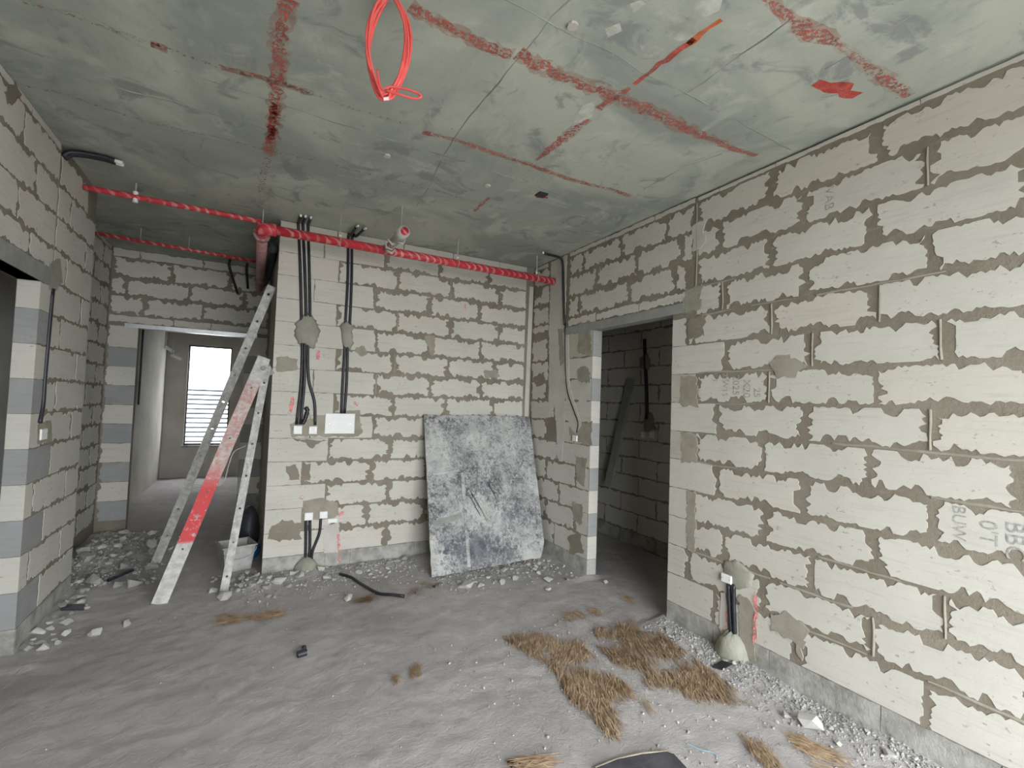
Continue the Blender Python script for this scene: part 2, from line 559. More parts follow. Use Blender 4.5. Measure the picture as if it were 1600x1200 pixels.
def patch(face, ring, parent, mat, d=0.0065, edge=0.0042, name='mortar_patch', jag=0.012, seed=1, dome=0.002, up=0):
    """irregular smear of mortar or plaster standing proud of the blocks"""
    rng = random.Random(seed)
    pts = []
    m = len(ring)
    for i in range(m):
        a, b = Vector(ring[i]), Vector(ring[(i + 1) % m])
        k = max(1, int((b - a).length / 0.022))
        for j in range(k):
            q = a.lerp(b, j / k)
            pts.append((q.x + rng.uniform(-jag, jag), q.y + rng.uniform(-jag, jag)))
    cx = sum(q[0] for q in pts) / len(pts)
    cy = sum(q[1] for q in pts) / len(pts)
    n = len(pts)
    if d < 0.012:                                   # thin smear: flat trowelled skin with a feathered rim
        flat = [Vector((q[0], q[1], 0)) for q in pts]
        v = [face.P(q[0], q[1], 0.0) for q in pts] + [face.P(q[0], q[1], 0.0042 + (seed % 17) * 0.00023) for q in pts]
        f = []
        for t3 in tessellate_polygon([flat]):
            a, b, c = (flat[i] for i in t3)
            ccw = (b.x - a.x) * (c.y - a.y) - (b.y - a.y) * (c.x - a.x) > 0
            f.append(tuple(n + i for i in (t3 if ccw != face.flip else t3[::-1])))
        f += [(i, (i + 1) % n, n + (i + 1) % n, n + i) for i in range(n)]
        return mesh_obj(name, v, f, mat, parent, face.P(cx, cy))
    v = [face.P(q[0], q[1], 0.0) for q in pts] + [face.P(q[0], q[1], edge) for q in pts]
    v += [face.P(cx + (q[0] - cx) * 0.8, cy + (q[1] - cy) * 0.8, d + rng.uniform(0, 0.003)) for q in pts] + [face.P(cx, cy, d + dome)]
    f = []
    for i in range(n):
        j = (i + 1) % n
        f += [(i, j, n + j, n + i), (n + i, n + j, 2 * n + j, 2 * n + i), (2 * n + i, 2 * n + j, 3 * n)]
    o = mesh_obj(name, v, f, mat, parent, face.P(cx, cy), smooth=True)
    return o


def strip(face, pts, width, parent, mat, d=0.007, name='paint_mark', seed=3, ragged=0.4):
    """thin paint band following a polyline on a surface"""
    rng = random.Random(seed)
    P = [Vector(q) for q in pts]
    dense = []
    for a, b in zip(P[:-1], P[1:]):
        k = max(1, int((b - a).length / 0.03))
        dense += [a.lerp(b, i / k) for i in range(k)]
    dense.append(P[-1])
    ws = width if isinstance(width, (list, tuple)) else [width] * len(P)
    v, f = [], []
    for i, q in enumerate(dense):
        t = (dense[min(i + 1, len(dense) - 1)] - dense[max(i - 1, 0)]).normalized()
        nn = Vector((-t.y, t.x))
        u = i / max(1, len(dense) - 1) * (len(ws) - 1)
        w = ws[int(u)] + (ws[min(int(u) + 1, len(ws) - 1)] - ws[int(u)]) * (u - int(u))
        a = q + nn * w * (0.5 + rng.uniform(-ragged, ragged) * 0.6)
        b = q - nn * w * (0.5 + rng.uniform(-ragged, ragged) * 0.6)
        v += [face(a.x, a.y, d), face(b.x, b.y, d)]
        if i:
            f.append((2 * i - 2, 2 * i - 1, 2 * i + 1, 2 * i))
    return mesh_obj(name, v, f, mat, parent)


def ridges(segs, parent, face, seed=5):
    """trowelled mortar ridges left along the joints, joined into one part"""
    rng = random.Random(seed)
    mb = MB()
    for (a0, t0, a1, t1) in segs:
        A, B = Vector((a0, t0)), Vector((a1, t1))
        L = (B - A).length
        k = max(2, int(L / 0.06))
        d = (B - A).normalized()
        nn = Vector((-d.y, d.x))
        off = 0.0
        v, f = [], []
        for i in range(k + 1):
            off = off * 0.7 + rng.uniform(-0.004, 0.004)
            c = A.lerp(B, i / k) + nn * off
            w = rng.uniform(0.0035, 0.0075)
            for s_, dd in ((-1, 0.001), (0, 0.008), (1, 0.001)):
                q = c + nn * w * s_
                v.append(face.P(q.x, q.y, dd))
            if i:
                b = 3 * i
                f += [(b - 3, b - 2, b + 1, b), (b - 2, b - 1, b + 2, b + 1)]
        mb.add(v, f)
    o = mb.build('mortar_ridges', M_RIDGE, parent, smooth=True)
    o['kind'] = 'stuff'
    return o


FR = Face((XR, 0, 0), (0, 1, 0), (-1, 0, 0))
FB = Face((0, YB, 0), (1, 0, 0), (0, -1, 0))
FL = Face((XL, 0, 0), (0, 1, 0), (1, 0, 0))
FF = Face((0, YF, 0), (1, 0, 0), (0, -1, 0))
FH = Face((-1.39, 0, 0), (0, 1, 0), (1, 0, 0))
FC = lambda x, y, d=0.0: Vector((x, y, ZC - d))

# ------------------------------------------------------------------ right wall
DR0, DR1 = 2.545, 3.495          # doorway in the right wall
wr = MB()
wr.box(XR, XR + T, -1.7, DR0, -0.05, ZC - 0.016)
wr.box(XR, XR + T, DR1, YB + T, -0.05, ZC)
wr.box(XR, XR + T, DR0, DR1, 2.25, ZC - 0.008)
wall_right = struct(wr.build('wall_right', M_MORTAR, origin=(XR, 0, 0)))

RJ = {0: [2.15, 1.594, 1.024], 1: [2.358, 1.80, 1.234], 2: [2.35, 2.08, 1.521, 0.952], 3: [2.348, 1.797, 1.221],
      4: [2.133, 1.582, 1.007], 5: [2.325, 1.816, 1.252, 0.712], 6: [2.141, 1.574, 1.007], 7: [2.311, 1.788, 1.224],
      8: [2.093, 1.532, 0.965], 9: [2.404, 1.774, 1.215], 10: [2.111, 1.564, 1.008], 11: [1.779, 1.23],
      12: [2.136, 1.582, 1.016], 13: [1.78, 1.211], 14: [2.16, 1.761, 1.042]}
RB = {}
rsegs = []
rr = random.Random(11)
for c, J in RJ.items():
    J = list(J)
    while J[-1] > -1.2:
        J.append(J[-1] - 0.563)
    start = DR0 if c < 10 else 2.335
    edges = [start] + J
    t0 = ZB + CH * c
    t1 = min(t0 + CH, ZC - 0.017)
    for i in range(len(edges) - 1):
        hi, lo = edges[i], edges[i + 1]
        s = 0.019
        sides = [0.040, 0.040, 0.031, 0.033]       # left = small y end
        mat = None
        if i == 0 and c < 10:                      # clean cut blocks beside the doorway
            sides = [0.026, 0.0015, 0.004, 0.004]
            mat = None
            if c in (5, 7):
                mat = M_BLOCK_BEIGE
        if c == 0:
            sides[2] = 0.002
        if c == 14:
            sides = [0.003, 0.003, 0.012, 0.002]
        RB[(c, i)] = block(FR, lo, hi, t0, t1, wall_right, mat, sides=tuple(sides))
        if lo > 0.3 and c < 14 and rr.random() < 0.22 and i > 0:
            rsegs.append((lo, t0 + 0.01, lo, t1 - 0.01))
    if 0 < c < 14:
        a = 2.3 if c < 10 else 2.3
        while a > 0.4:
            b = a - rr.uniform(0.25, 0.8)
            if rr.random() < 0.32:
                rsegs.append((b, t0, a, t0))
            a = b - rr.uniform(0, 0.3)
# rough vertical joint above the door head
rsegs += [(2.34, 2.25, 2.34, 3.02), (2.34, 2.41, 2.12, 2.41), (2.12, 2.22, 2.12, 2.41)]
# above the doorway
AD = [(2.318, 2.405, [4.25, 3.90, 3.454, 2.906, 2.42], 0.014), (2.405, 2.615, [4.25, 3.90, 3.715, 3.03, 2.525, 2.42], 0.036),
      (2.615, 2.825, [4.25, 3.90, 3.469, 2.931, 2.476, 2.36], 0.036), (2.825, 3.025, [4.25, 3.90, 3.671, 3.134, 2.62, 2.36], 0.036),
      (3.025, ZC - 0.006, [4.3, 3.90, 3.35, 2.75, 2.36], 0.006)]
for t0, t1, J, s in AD:
    for i in range(len(J) - 1):
        if i == 0 and J[0] > 4:
            block(FR, J[0], YB - 0.005, t0, t1, wall_right, M_BLOCK, sm=min(s, 0.03))
            continue
        block(FR, J[i + 1], J[i], t0, t1, wall_right, M_BLOCK, sm=s)
# beyond the doorway, below the lintel
FARJ = {0: [4.031], 1: [4.209, 3.69], 2: [3.972], 3: [4.213, 3.70], 4: [4.004], 5: [4.23, 3.93], 6: [4.094], 7: [4.266, 3.93], 8: [4.20, 3.93], 9: [4.25, 3.93]}
for c in range(10):
    t0, t1 = ZB + CH * c, ZB + CH * (c + 1)
    if c == 9:
        t1 = 2.25
    E = [YB - 0.005] + FARJ[c] + [DR1]
    for i in range(len(E) - 1):
        lo, hi = E[i + 1], E[i]
        if c >= 5 and i == 1 and len(FARJ[c]) == 2:
            continue                                # chase filled with plaster
        s = [0.034, 0.034, 0.022, 0.024]
        if lo == DR1:
            s = [0.0015, 0.02, 0.01, 0.01]
        if c == 0:
            s[2] = 0.003
        grey = (lo == DR1 and c in (9,))
        block(FR, lo, hi, t0, t1, wall_right, M_BLOCK_BEIGE if grey else M_BLOCK, sides=tuple(s))
# jamb end faces
FJ = Face((0, DR1, 0), (1, 0, 0), (0, -1, 0))
for c in range(-1, 10):
    t0 = max(0.0, ZB + CH * c)
    t1 = ZB + CH * (c + 1) if c < 9 else 2.245
    m = [M_BLOCK, M_BLOCK_GREY][c % 2] if c >= 0 else M_BASE
    block(FJ, XR - 0.004, XR + T, t0 + 0.0, t1, wall_right, m, sides=(0.0012, 0.0012, 0.0015, 0.0015), name='jamb_block', proud=0.006)
# concrete base course
for a, b in ((DR0, 2.15), (2.15, 2.03), (1.90, 1.76), (1.76, 1.20), (1.20, 0.78), (0.78, 0.2), (0.2, -0.4), (-0.4, -1.0), (YB - 0.005, 4.10), (4.10, 3.82), (3.82, DR1)):
    block(FR, b, a, -0.03, ZB, wall_right, M_BASE, sides=(0.003, 0.003, 0.001, 0.004), name='base_block', proud=0.004)
ridges(rsegs, wall_right, FR)
# lintel
lt = MB().box(XR - 0.008, XR + T + 0.004, 2.44, 3.95, 2.245, 2.318).build('lintel', M_LINTEL, wall_right)
# plaster band over the filled chase, and other patches
patch(FR, [(3.94, 0.98), (4.02, 1.02), (4.06, 1.5), (4.20, 1.56), (4.24, 2.3), (4.24, 3.06), (3.95, 3.06), (3.95, 2.3), (3.92, 1.6), (3.90, 1.25)], wall_right, M_PLASTER, d=0.008, jag=0.008, seed=2, name='plaster_patch', dome=0.002)
patch(FR, [(2.30, 1.57), (2.46, 1.57), (2.45, 1.78), (2.32, 1.78)], wall_right, M_RIDGE, jag=0.012, seed=4, name='plaster_patch', dome=0.001)
patch(FR, [(2.30, 1.17), (2.44, 1.17), (2.44, 1.37), (2.31, 1.37)], wall_right, M_RIDGE, jag=0.012, seed=5, name='plaster_patch', dome=0.001)
patch(FR, [(2.30, 0.56), (2.37, 0.56), (2.38, 0.98), (2.31, 0.98)], wall_right, M_RIDGE, jag=0.010, seed=6, name='plaster_patch', dome=0.001)
patch(FR, [(2.30, 2.26), (2.44, 2.24), (2.44, 2.42), (2.28, 2.42)], wall_right, M_GREYPATCH, jag=0.015, seed=7, dome=0.01)
patch(FR, [(2.27, 2.70), (2.37, 2.68), (2.39, 2.86), (2.28, 2.88)], wall_right, M_PLASTER, jag=0.015, seed=8, dome=0.01)
patch(FR, [(2.26, 2.06), (2.40, 2.05), (2.40, 2.20), (2.26, 2.20)], wall_right, M_MORTAR, jag=0.016, seed=9, dome=0.001)
patch(FR, [(1.782, 1.846), (1.707, 1.891), (1.620, 1.859), (1.559, 1.819), (1.619, 1.756), (1.733, 1.752)], wall_right, M_RIDGE, jag=0.010, seed=10)
patch(FR, [(1.755, 0.366), (1.660, 0.421), (1.546, 0.363), (1.579, 0.194), (1.622, 0.278), (1.753, 0.275)], wall_right, M_RIDGE, jag=0.012, seed=12)
patch(FR, [(2.082, 0.569), (1.990, 0.621), (1.858, 0.553), (1.878, 0.477), (1.987, 0.431), (2.080, 0.460)], wall_right, M_GREYPATCH, jag=0.008, seed=13, d=0.014, dome=0.010)
patch(FR, [(1.969, 0.399), (1.899, 0.405), (1.843, 0.331), (1.851, 0.045), (1.945, 0.057), (1.956, 0.208)], wall_right, M_RIDGE, jag=0.012, seed=14, dome=0.002)
patch(FR, [(2.088, 0.375), (2.051, 0.389), (2.028, 0.158), (2.054, 0.086), (2.103, 0.146)], wall_right, M_PLASTER, jag=0.006, seed=15, dome=0.001)
patch(FR, [(3.715, 1.893), (3.596, 1.930), (3.516, 1.849), (3.521, 1.760), (3.689, 1.776)], wall_right, M_GREYPATCH, jag=0.012, seed=16)
patch(FR, [(3.689, 1.776), (3.511, 1.748), (3.533, 1.595), (3.668, 1.545)], wall_right, M_PLASTER, jag=0.012, seed=17, dome=0.001)
patch(FR, [(4.557, 1.840), (4.320, 1.887), (4.288, 1.763), (4.469, 1.738)], wall_right, M_MORTAR, jag=0.015, seed=18, dome=0.001)
patch(FR, [(4.564, 2.847), (4.376, 2.838), (4.421, 2.713), (4.556, 2.716)], wall_right, M_MORTAR, jag=0.015, seed=19, dome=0.001)
patch(FR, [(4.076, 2.319), (3.895, 2.317), (3.901, 2.010), (4.008, 1.920)], wall_right, M_GREYPATCH, jag=0.010, seed=20, dome=0.001)
patch(FR, [(3.824, 1.349), (3.477, 1.398), (3.468, 1.195), (3.795, 1.196)], wall_right, M_RIDGE, jag=0.015, seed=21, dome=0.001)
patch(FR, [(3.715, 2.338), (3.528, 2.331), (3.513, 2.008), (3.722, 2.048)], wall_right, M_RIDGE, jag=0.012, seed=22, dome=0.001)
patch(FR, [(3.706, 1.070), (3.528, 1.067), (3.555, 0.806), (3.674, 0.834)], wall_right, M_RIDGE, jag=0.012, seed=23, dome=0.001)
patch(FR, [(3.736, 0.625), (3.566, 0.629), (3.576, 0.440), (3.717, 0.466)], wall_right, M_RIDGE, jag=0.012, seed=24, dome=0.001)
patch(FR, [(3.791, 0.279), (3.613, 0.384), (3.547, 0.216), (3.742, 0.136)], wall_right, M_MORTAR, jag=0.018, seed=25, dome=0.001)
strip(FR.P, [(1.849, 0.461), (1.839, 0.333), (1.849, 0.159)], 0.025, wall_right, M_PINK, d=0.013)
strip(FR.P, [(2.039, 0.273), (2.047, 0.190), (2.060, 0.124)], 0.02, wall_right, M_PINK, d=0.013, seed=8)

# stamped lettering on three blocks


def lettering(txt, face, a, t, size, parent, name='stamp_text'):
    """column of characters turned a quarter turn, reading downwards"""
    cu = bpy.data.curves.new('stamp', 'FONT')
    cu.body = txt
    cu.size = size
    cu.resolution_u = 3
    tmp = bpy.data.objects.new('stamp', cu)
    COL.objects.link(tmp)
    dg = bpy.context.evaluated_depsgraph_get()
    me = bpy.data.meshes.new_from_object(tmp.evaluated_get(dg))
    bpy.data.objects.remove(tmp)
    v = [face.P(a - q.co.y, t - q.co.x, 0.0043) for q in me.vertices]
    f = [tuple(p.vertices) for p in me.polygons]
    return mesh_obj(name, v, f, M_STAMP, parent)


b7 = RB[(7, 1)]
for txt, p0, size in (('II I', (2.160, 1.796), 0.055), ('2/W15', (2.086, 1.793), 0.055), ('2025', (2.005, 1.777), 0.066), ('X20', (1.928, 1.746), 0.068), ('25', (1.858, 1.693), 0.06)):
    lettering(txt, FR, p0[0] + size * 0.35, p0[1], size, b7)
b4 = RB[(4, 3)]
for txt, p0, size in (('BUW', (0.904, 1.169), 0.065), ("0'T", (0.810, 1.127), 0.08), ('BBC', (0.730, 1.140), 0.085)):
    lettering(txt, FR, p0[0] + size * 0.35, p0[1], size, b4)
b12 = RB[(12, 2)]
for txt, p0, size in (('VAB', (1.447, 2.791), 0.07),):
    lettering(txt, FR, p0[0] + size * 0.35, p0[1], size, b12)

# ------------------------------------------------------------------ back wall
XB0 = 0.141
wb = MB().box(XB0, XR + T, YB, YB + T, -0.05, ZC)
wall_back = struct(wb.build('wall_back', M_MORTAR, origin=(XB0, YB, 0)))
CB = 0.2033
BJ = {14: [0.62, 1.233, 1.75, 2.289], 13: [0.508, 1.051, 1.602, 2.165], 12: [0.64, 1.189, 1.739, 2.293], 11: [0.44, 0.978, 1.53, 2.059],
      10: [0.64, 1.199, 1.74, 2.304], 9: [0.46, 1.005, 1.548, 2.094], 8: [0.65, 1.193, 1.74, 2.273], 7: [0.47, 1.023, 1.557, 2.115],
      6: [0.65, 1.2, 1.727, 2.272], 5: [0.46, 1.015, 1.56, 2.11], 4: [0.625, 1.181, 1.73, 2.28], 3: [0.415, 1.009, 1.55, 2.1],
      2: [0.616, 1.174, 1.73, 2.28], 1: [0.43, 0.994, 1.545, 2.1], 0: [0.636, 1.186, 1.73, 2.28]}
bsegs = []
for c, J in BJ.items():
    t0 = ZB + CB * c
    t1 = min(t0 + CB, ZC - 0.005)
    E = [XB0] + J + [2.63 if c > 5 else XR - 0.004]
    for i in range(len(E) - 1):
        sides = [0.038, 0.038, 0.029, 0.031]
        if i == 0 or (i == 1 and c % 2 and c > 4):   # smooth blocks beside the conduit chases
            sides = [0.0015 if i == 0 else 0.006, 0.005 if E[i + 1] < 0.8 else 0.016, 0.003, 0.003]
        if c == 0:
            sides[2] = 0.003
        if c == 14:
            sides = [0.006, 0.006, 0.008, 0.002]
        if i == len(E) - 2:
            sides[1] = 0.004
        block(FB, E[i], E[i + 1], t0, t1, wall_back, M_BLOCK, sides=tuple(sides))
    for x in J[1:]:
        if rr.random() < 0.25:
            bsegs.append((x, t0 + 0.01, x, t1 - 0.01))
ridges(bsegs, wall_back, FB)
for a, b in ((XB0, 0.50), (0.50, 0.64), (0.64, 0.86), (0.86, 1.46), (1.46, 2.05), (2.05, XR - 0.004)):
    block(FB, a, b, -0.03, ZB, wall_back, M_BASE, sides=(0.002, 0.002, 0.001, 0.003), name='base_block', proud=0.004)
# corner strip, patches and marks
mb = MB().bar((2.675, YB - 0.008, 1.36), (2.69, YB - 0.008, 2.86), 0.052, 0.012, up=(0, 1, 0))
mb.build('corner_strip', M_PLASTER, wall_back)
patch(FB, [(0.298, 2.185), (0.352, 2.248), (0.392, 2.293), (0.457, 2.249), (0.505, 2.150), (0.493, 2.062), (0.460, 1.973), (0.343, 1.991), (0.298, 2.072)], wall_back, M_GREYPATCH, d=0.03, dome=0.014, jag=0.008, seed=31)
patch(FB, [(0.678, 2.210), (0.726, 2.262), (0.791, 2.210), (0.783, 2.137), (0.798, 2.061), (0.779, 1.982), (0.710, 1.994), (0.695, 2.081)], wall_back, M_GREYPATCH, d=0.03, dome=0.012, jag=0.007, seed=32)
patch(FB, [(0.823, 2.015), (0.892, 2.039), (0.931, 1.964), (0.885, 1.936), (0.814, 1.973)], wall_back, M_RIDGE, jag=0.008, seed=33)
patch(FB, [(0.161, 1.870), (0.245, 1.893), (0.334, 1.866), (0.333, 1.775), (0.172, 1.743)], wall_back, M_RIDGE, jag=0.008, seed=34)
patch(FB, [(0.295, 1.291), (0.541, 1.385), (0.884, 1.439), (0.917, 1.231), (0.884, 1.189), (0.320, 1.191)], wall_back, M_RIDGE, jag=0.010, seed=35, dome=0.001)
patch(FB, [(0.440, 0.617), (0.576, 0.642), (0.731, 0.586), (0.747, 0.487), (0.704, 0.450), (0.447, 0.460)], wall_back, M_RIDGE, jag=0.008, seed=36, dome=0.002)
patch(FB, [(0.178, 0.407), (0.274, 0.475), (0.439, 0.427), (0.434, 0.305), (0.263, 0.290), (0.172, 0.332)], wall_back, M_MORTAR, jag=0.014, seed=37, dome=0.001)
patch(FB, [(0.282, 0.936), (0.362, 0.956), (0.410, 0.809), (0.318, 0.813)], wall_back, M_MORTAR, jag=0.012, seed=38, dome=0.001)
patch(FB, [(0.425, 0.937), (0.492, 0.952), (0.483, 0.806), (0.431, 0.808)], wall_back, M_MORTAR, jag=0.012, seed=39, dome=0.001)
patch(FB, [(0.326, 1.169), (0.606, 1.156), (0.521, 1.122), (0.486, 1.077), (0.436, 1.134)], wall_back, M_MORTAR, jag=0.008, seed=40, dome=0.001)
patch(FB, [(2.137, 1.876), (2.288, 1.899), (2.345, 1.820), (2.163, 1.796)], wall_back, M_GREYPATCH, jag=0.012, seed=41, dome=0.001)
patch(FB, [(1.476, 2.193), (1.590, 2.205), (1.585, 1.997), (1.545, 1.994)], wall_back, M_RIDGE, jag=0.010, seed=42, dome=0.001)
patch(FB, [(0.280, 3.097), (0.374, 3.100), (0.395, 2.225), (0.332, 2.218)], wall_back, M_PLASTER, jag=0.004, seed=43, dome=0.001, d=0.006, name='plaster_patch')
patch(FB, [(0.614, 0.400), (0.751, 0.400), (0.763, 0.145), (0.631, 0.149)], wall_back, M_PLASTER, jag=0.005, seed=44, dome=0.001, name='plaster_patch')
for k, (q, w) in enumerate((([(0.308, 1.538), (0.304, 1.425), (0.285, 1.391)], 0.03), ([(0.503, 1.959), (0.502, 1.878)], 0.03), ([(0.743, 0.320), (0.756, 0.169), (0.773, 0.040)], 0.02), ([(0.412, 0.669), (0.438, 0.651)], 0.03), ([(0.731, 0.470), (0.785, 0.501)], 0.03), ([(0.829, 1.509), (0.871, 1.486)], 0.03), ([(1.896, 2.570), (1.898, 2.503)], 0.015))):
    strip(FB.P, q, w, wall_back, M_PINK, d=0.012, seed=50 + k)

# ------------------------------------------------------------------ left wall with doorway
DL0, DL1 = 2.72, 3.79
wl = MB()
wl.box(XL - T, XL, -1.7, DL0, -0.05, ZC)
wl.box(XL - T, XL, DL1, 3.946, -0.05, ZC)
wl.box(XL - T, XL, 3.964, 4.745, -0.05, ZC)
wl.box(XL - T, XL, 3.946, 3.964, -0.05, 2.275)
wl.box(XL - T, XL - 0.035, 3.946, 3.964, 2.275, ZC)
wl.box(XL - T, XL, DL0, DL1, 2.17, ZC)
wall_left = struct(wl.build('wall_left', M_MORTAR, origin=(XL, 0, 0)))
LV = [ZB + CH * c for c in range(15)]
for c in range(10, 15):
    t0 = LV[c] if c > 10 else 2.275
    t1 = (LV[c + 1] if c < 14 else ZC - 0.004)
    J = {10: [3.588, 3.05, 2.5], 11: [3.413, 2.86, 2.3], 12: [3.62, 3.07, 2.5], 13: [3.418, 2.86, 2.3], 14: [3.5, 2.9, 2.3]}[c]
    E = [3.945] + J + [J[-1] - 0.55, J[-1] - 1.1]
    for i in range(len(E) - 1):
        block(FL, E[i + 1], E[i], t0, t1, wall_left, M_BLOCK, sides=(0.018, 0.002 if i == 0 else 0.026, 0.02, 0.02) if c < 14 else (0.006, 0.006, 0.006, 0.002))
SJ = {13: [4.541], 12: [4.20], 11: [4.56], 10: [4.189], 9: [4.542], 8: [4.164], 7: [4.529], 6: [4.151], 5: [4.501], 4: [4.145], 3: [4.477], 2: [4.096], 1: [4.447], 0: [4.099]}
for c in range(0, 14):
    if c > 4:
        E = [4.745] + SJ[c] + [3.965]
    else:
        E = [4.745, SJ[c][0]] + ([3.905] if c % 2 else [])
    for i in range(len(E) - 1):
        if c == 13 and i == 0:
            continue
        block(FL, E[i + 1], E[i], LV[c], LV[c + 1], wall_left, M_BLOCK, sides=(0.016, 0.002 if i == 0 else 0.02, 0.018, 0.018))
for c in range(-1, 10):
    t0 = LV[c] if c >= 0 else 0.0
    t1 = LV[c + 1] if c < 9 else 2.17
    m = M_BASE if c < 0 else (M_BLOCK_GREY if c % 2 == 0 else M_BLOCK)
    far = 3.955 if c > 4 else (3.955 if c < 0 else (SJ[c][0] if c % 2 == 0 else 3.905))
    block(FL, DL1, far, t0, t1, wall_left, m, sides=(0.0012, 0.012, 0.004, 0.004), name='jamb_block')
FLJ = Face((0, DL1, 0), (1, 0, 0), (0, -1, 0))
for c in range(-1, 10):
    t0 = LV[c] if c >= 0 else 0.0
    t1 = LV[c + 1] if c < 9 else 2.17
    m = M_BASE if c < 0 else (M_BLOCK_GREY if c % 2 == 0 else M_BLOCK)
    block(FLJ, XL - T, XL + 0.004, t0, t1, wall_left, m, sides=(0.0012, 0.0012, 0.002, 0.002), name='jamb_block', proud=0.006)
FLE = Face((0, 4.745, 0), (1, 0, 0), (0, 1, 0))
for a, b in ((DL1, 4.10), (4.10, 4.745)):
    block(FL, a, b, -0.03, ZB, wall_left, M_BASE, sides=(0.002, 0.002, 0.001, 0.004), name='base_block', proud=0.004)
MB().box(XL - T - 0.004, XL + 0.008, DL0 - 0.12, 3.93, 2.17, 2.272).build('lintel', M_LINTEL, wall_left)
patch(FL, [(3.890, 2.300), (4.049, 2.380), (4.124, 2.238), (3.986, 2.137), (3.897, 2.159)], wall_left, M_GREYPATCH, seed=61, jag=0.010)
patch(FL, [(3.876, 1.323), (4.099, 1.340), (4.150, 1.197), (3.899, 1.203)], wall_left, M_RIDGE, seed=62, jag=0.008, dome=0.001)
patch(FL, [(3.174, 2.970), (3.276, 3.069), (3.340, 3.045), (3.292, 2.978), (3.200, 2.934)], wall_left, M_MORTAR, seed=63, jag=0.012, dome=0.001)

# ------------------------------------------------------------------ hall: side wall, end wall with doorway
wh = MB()
wh.box(-1.49, -1.39, 4.745, YF + T, -0.05, ZC)
wh.box(-1.49, XL - T, 4.645, 4.745, -0.05, ZC)
wall_hall_side = struct(wh.build('wall_hall_left', M_MORTAR, origin=(-1.39, 5.6, 0)))
for c in range(15):
    t0, t1 = LV[c], (LV[c + 1] if c < 14 else ZC - 0.004)
    E = [4.75, 5.05 if c % 2 else 5.33, 5.61 if c % 2 else 5.89, 6.17 if c % 2 else 6.45, 6.49]
    for i in range(4):
        if E[i + 1] - E[i] > 0.1:
            block(FH, E[i], E[i + 1], t0, t1, wall_hall_side, M_BLOCK, sm=0.028 if c < 14 else 0.004)
DF0, DF1 = -1.125, -0.105
wf = MB()
wf.box(-1.49, DF0, YF, YF + T, -0.05, ZC)
wf.box(DF1, 0.6, YF, YF + T, -0.05, ZC)
wf.box(DF0, DF1, YF, YF + T, 2.24, ZC)
wall_far = struct(wf.build('wall_hall_end', M_MORTAR, origin=(-0.6, YF, 0)))
FW = [(2.27, 2.352, [-1.385, -0.815, -0.462, 0.13], 0.010), (2.352, 2.565, [-1.385, -1.093, -0.546, 0.02, 0.13], 0.036), (2.565, 2.765, [-1.385, -1.251, -0.688, -0.146, 0.13], 0.034),
      (2.765, 2.978, [-1.385, -0.856, -0.299, 0.13], 0.032), (2.978, ZC - 0.004, [-1.385, -1.155, -0.567, -0.02, 0.13], 0.010)]
for t0, t1, J, s in FW:
    for i in range(len(J) - 1):
        block(FF, J[i], J[i + 1], t0, t1, wall_far, M_BLOCK, sm=s)
for c in range(0, 10):
    t0, t1 = LV[c], LV[c + 1] if c < 9 else 2.235
    block(FF, -1.385, DF0, t0, t1, wall_far, M_BLOCK_GREY if c % 2 == 0 else M_BLOCK, sides=(0.02, 0.0015, 0.004, 0.004), name='jamb_block')
    block(FF, DF1, 0.13, t0, t1, wall_far, M_BLOCK_GREY if c % 2 == 0 else M_BLOCK, sides=(0.0015, 0.02, 0.004, 0.004), name='jamb_block')
MB().box(DF0 - 0.12, DF1 + 0.12, YF - 0.008, YF + T + 0.004, 2.225, 2.268).build('lintel', M_STEEL, wall_far)
wall_hall_right = struct(MB().box(XB0 + 0.004, XB0 + 0.10, YB + T, YF, -0.05, ZC).build('wall_hall_right', M_ROOMWALL))

# ------------------------------------------------------------------ corridor, side rooms and the terrace side behind the camera
struct(MB().box(-1.49, -1.39, YF + T, 10.6, -0.05, ZC).build('wall_corridor_left', M_ROOMWALL))
struct(MB().box(0.35, 0.45, YF + T, 10.6, -0.05, ZC).build('wall_corridor_right', M_ROOMWALL))
WX0, WX1, WZ0, WZ1 = -1.065, -0.375, 0.58, 2.42
wc = MB()
wc.box(-1.49, WX0, 10.5, 10.6, -0.05, ZC)
wc.box(WX1, 0.45, 10.5, 10.6, -0.05, ZC)
wc.box(WX0, WX1, 10.5, 10.6, -0.05, WZ0)
wc.box(WX0, WX1, 10.5, 10.6, WZ1, ZC)
struct(wc.build('wall_corridor_end', M_ROOMWALL))
win = empty('window_1', ((WX0 + WX1) / 2, 10.55, WZ0))
struct(win)
fr = MB()
for x in (WX0 + 0.012, WX1 - 0.012):
    fr.box(x - 0.012, x + 0.012, 10.53, 10.57, WZ0, WZ1)
fr.box(WX0, WX1, 10.53, 10.57, WZ0, WZ0 + 0.03)
fr.box(WX0, WX1, 10.53, 10.57, WZ1 - 0.03, WZ1)
fr.build('window_frame', M_DARKBOARD, win)
MB().box(WX0 - 0.03, WX1 + 0.03, 10.46, 10.53, WZ0 - 0.04, WZ0).build('window_sill', M_BASE, win)
